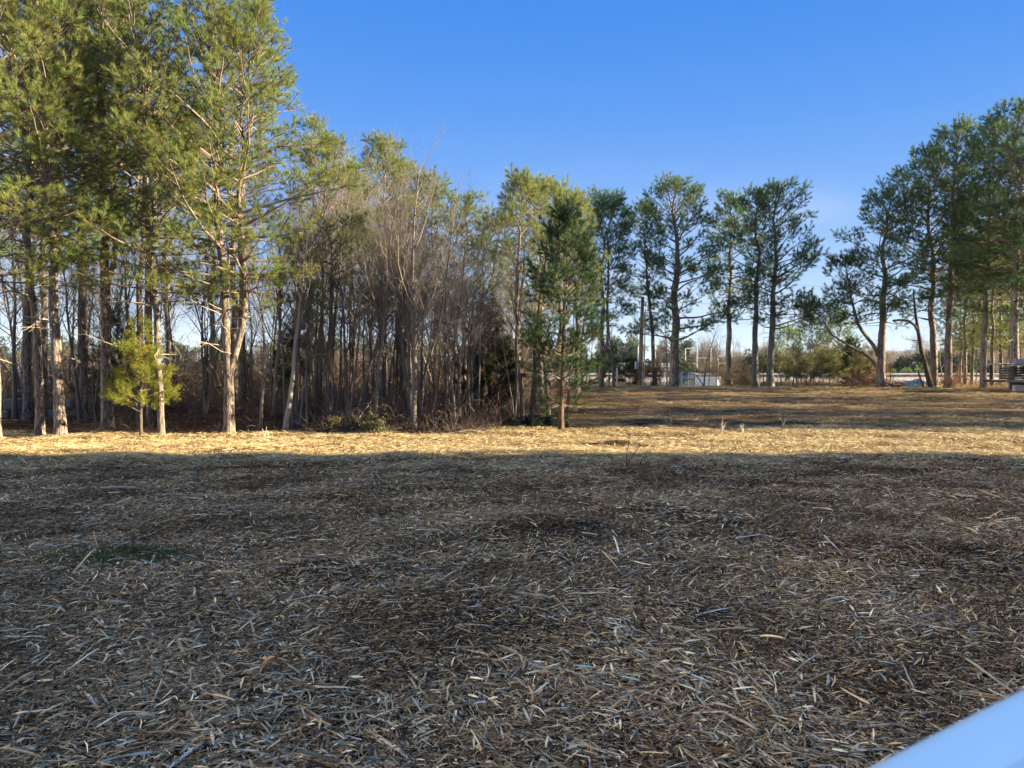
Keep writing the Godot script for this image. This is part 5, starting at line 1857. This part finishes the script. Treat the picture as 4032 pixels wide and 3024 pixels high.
func make_sticks() -> void:
	rng.seed = 3700
	for s in [[30, 23.0, 2.6, 0.1, "long pale branch lying at the foot of the brightly lit pine"], [232, 22.9, 1.9, 0.15, "fallen branch lying right of the twin pine's foot"], [118, 23.0, 1.4, -0.1, "bent stick on the needles below the small cedar"], [290, 24.0, 2.4, -0.25, "grey fallen branch in the brush right of the twin pine"], [455, 24.4, 2.6, 0.3, "cut branch lying at the brush edge by the dark straight trunk"], [435, 24.1, 2.2, 0.05, "pale branch on the wood's edge beside the cut one"], [350, 24.3, 1.6, 0.9, "broken stem sticking up from the brush"], [620, 31.0, 1.1, 0.2, "forked pale stick lying on the shaded slope"], [700, 33.5, 2.2, 0.08, "thin pale pole lying on the slope below the truck"], [258, 15.9, 1.3, 0.25, "long stick lying just in front of the sunlit strip at left"], [100, 12.6, 1.2, 0.1, "brown branch lying on the shaded mulch at left"]]:
		var mb := MB.new()
		var L: float = s[2]
		var tilt := 0.05 if s[3] < 0.5 else 0.9
		dead_limb(mb, Vector3(0, 0.03, 0), Vector3(cos(s[3]), tilt, -sin(s[3]) * 0.6).normalized(), L, 0.028, Color(0.38, 0.3, 0.21))
		single("fallen_branch", mb.mesh(M.twig), s[4], "branch", at(s[0], s[1]))
	for s in [[628, 15.8, 0.75, "dark leafless sprout standing in the field, tallest of the sprouts"], [640, 15.5, 0.28, "small dark sprout right of the tallest one"], [438, 16.6, 0.4, "bent dark sprout at the edge of the sunlit strip"], [783, 26.4, 0.5, "pale stump splinters standing right of the field's middle"], [670, 26.2, 0.55, "pale torn stub standing above the sunlit strip"], [721, 24.0, 0.45, "pale upright stub in the sunlit strip"], [744, 24.2, 0.4, "twisted pale stub in the sunlit strip, rightmost of two"], [707, 35.0, 0.7, "dark thin sprout on the shaded slope"], [381, 12.2, 0.3, "dark stubby sprout on the shaded mulch"], [265, 22.0, 0.4, "pale chewed stump at the wood's edge"], [848, 47.0, 0.9, "dead weed standing on the crest before the olive shrubs"]]:
		var pale: bool = "pale" in s[3]
		var mb := MB.new()
		for j in (3 if pale else 2):
			dead_limb(mb, Vector3(R(-0.03, 0.03), -0.03, R(-0.03, 0.03)), Vector3(R(-0.4, 0.4), 1, R(-0.3, 0.3)).normalized(), s[2] * R(0.7, 1.0), 0.016 if pale else 0.009, Color(0.5, 0.42, 0.3) if pale else Color(0.09, 0.07, 0.06))
		single("sprout", mb.mesh(M.twig), s[3], "sprout", at(s[0], s[1]))


func make_shade_wood() -> void:
	# the dense wood right of the frame that keeps the sun off the near field
	var mb := MB.new()
	mb.flat = true
	rng.seed = 4000
	# its edge runs along the sunbeams
	var nx := cos(deg_to_rad(SUN_AZ))
	var nz := sin(deg_to_rad(SUN_AZ))
	for i in 42000:
		var x := R(24.0, 40.0)
		var edge := (-17.9 - nx * x) / nz
		var z := edge + 26.0 * rng.randf()
		var top := 13.4 + 0.8 * n_mid.get_noise_2d(x * 0.6, z * 0.6)
		var y := top * (1.0 - pow(rng.randf(), 1.3) * 0.98)
		if z < edge + 0.7 + 1.9 * n_low.get_noise_2d(y * 2.3, 31.0) + 0.5 * n_mid.get_noise_2d(x, y):
			continue
		var p := Vector3(x, y, z)
		var d := rvec().normalized()
		var e := d.cross(rvec()).normalized()
		var g := R(0.7, 1.3)
		mb.tri(p, p + d * 0.62, p + e * 0.55, Color(0.06 * g, 0.075 * g, 0.025 * g))
	for i in 60:
		var x := R(25.0, 39.0)
		var z := (-15.5 - nx * x) / nz + 24.0 * rng.randf()
		mb.bar(Vector3(x, -0.2, z), Vector3(x, 12.0, z), 0.3, Color(0.14, 0.11, 0.09))
	var o := part("dense_wood", mb.mesh(M.leaf), self)
	o.set_meta("kind", "stuff")


func make_sky(e: Environment) -> void:
	var w := 512
	var h := 256
	var im := Image.create(w, h, false, Image.FORMAT_RGBF)
	var sun := Vector3(sin(deg_to_rad(SUN_AZ)) * cos(deg_to_rad(SUN_EL)), sin(deg_to_rad(SUN_EL)), -cos(deg_to_rad(SUN_AZ)) * cos(deg_to_rad(SUN_EL)))
	var zen := Color(0.008, 0.16, 0.71)
	var mid := Color(0.045, 0.36, 0.95)
	var low := Color(0.82, 0.96, 1.0)
	var wisp := FastNoiseLite.new()
	wisp.seed = 5
	wisp.frequency = 1.6
	wisp.fractal_octaves = 5
	for j in h:
		var el := PI * (0.5 - (j + 0.5) / h)
		for i in w:
			var az := TAU * ((i + 0.5) / w - 0.5)
			var d := Vector3(sin(az) * cos(el), sin(el), -cos(az) * cos(el))
			var y := maxf(d.y, 0.0)
			var c := zen.lerp(mid, exp(-y * 2.6) * 1.06)
			c = c.lerp(low, exp(-pow(y * 6.5, 1.15)) * 0.97)
			var cs := d.dot(sun)
			c += Color(1.0, 0.97, 0.9) * 0.35 * exp(-y * 9.0) * pow(0.5 + 0.5 * cs, 4.0)
			# the bright aureole of hazy air round the sun
			c += Color(1.0, 0.98, 0.8) * 3.6 * pow(maxf(0.0, cs), 8.0)
			c += Color(1.0, 0.9, 0.7) * 9.0 * pow(maxf(0.0, cs), 70.0)
			var cl := smoothstep(0.12, 0.5, wisp.get_noise_3d(d.x * 1.4, d.y * 6.0, d.z * 1.4)) * exp(-pow((y - 0.15) * 14.0, 2.0)) * 0.3
			c = c.lerp(Color(0.85, 0.88, 0.95), cl)
			im.set_pixel(i, j, c)
	var sky := Sky.new()
	var m := PanoramaSkyMaterial.new()
	m.panorama = ImageTexture.create_from_image(im)
	sky.sky_material = m
	e.sky = sky


func _ready() -> void:
	var cam := Camera3D.new()
	cam.name = "camera"
	var at_p := CameraAttributesPhysical.new()
	at_p.frustum_focal_length = 12.0 / (384.0 / F)
	at_p.frustum_focus_distance = 11.0
	at_p.frustum_near = 0.05
	at_p.frustum_far = 6000.0
	at_p.exposure_aperture = 6.2
	cam.attributes = at_p
	cam.fov = rad_to_deg(2.0 * atan(384.0 / F))
	cam.near = 0.05
	cam.far = 6000.0
	add_child(cam)
	cam.position = Vector3(0, EYE, 0)
	cam.rotation.x = -atan(12.0 / F)
	cam.current = true

	var we := WorldEnvironment.new()
	we.name = "environment"
	var e := Environment.new()
	e.background_mode = Environment.BG_SKY
	e.tonemap_mode = Environment.TONE_MAPPER_LINEAR
	e.tonemap_exposure = 5.5
	e.background_energy_multiplier = 1.08 / 5.5
	e.sdfgi_enabled = true
	e.ssao_enabled = true
	e.ssil_enabled = true
	e.fog_enabled = true
	e.fog_mode = Environment.FOG_MODE_EXPONENTIAL
	e.fog_density = 0.00009
	e.fog_light_color = Color(0.86, 0.92, 1.0)
	make_sky(e)
	we.environment = e
	add_child(we)

	var sun := DirectionalLight3D.new()
	sun.name = "sun"
	sun.light_energy = 1.6
	sun.light_color = Color(1.0, 0.935, 0.8)
	sun.light_angular_distance = 0.5
	sun.shadow_enabled = true
	add_child(sun)
	sun.rotation = Vector3(deg_to_rad(-SUN_EL), deg_to_rad(180.0 - SUN_AZ), 0)

	n_low.seed = 1
	n_low.frequency = 0.22
	n_low.fractal_octaves = 2
	n_mid.seed = 2
	n_mid.frequency = 0.7
	n_mid.fractal_octaves = 2
	n_patch.seed = 3
	n_patch.frequency = 0.28
	n_patch.fractal_octaves = 3
	mounds = [[-1.9, -7.2, 0.5, 0.15], [0.3, -9.4, 0.7, 0.16], [-7.0, -18.5, 0.7, 0.12], [3.0, -20.2, 0.6, 0.15], [2.2, -10.4, 0.8, 0.13], [8.5, -17.0, 0.9, 0.1], [-4.2, -10.5, 0.6, 0.1], [4.8, -8.2, 0.7, 0.12], [-0.6, -6.2, 0.6, 0.1], [5.5, -27.5, 1.5, 0.14], [10.5, -29.0, 1.8, 0.14], [14.0, -33.0, 1.6, 0.12], [7.0, -33.0, 1.7, 0.12]]

	make_materials()
	for k in 4:
		pine_sprays.append(pine_spray(50 + k, 4, 46, 0.205, 0.0105))
	for k in 3:
		cedar_sprays.append(cedar_spray(70 + k))

	make_ground()
	make_highway()
	make_far()
	make_shade_wood()
	make_trees()
	make_bare()
	make_shrubs()
	make_substation()
	make_pole()
	make_truck()
	make_right_edge()
	make_ruin()
	make_litter()
	make_chips()
	make_grass_tuft()
	make_sticks()
	make_mirror()
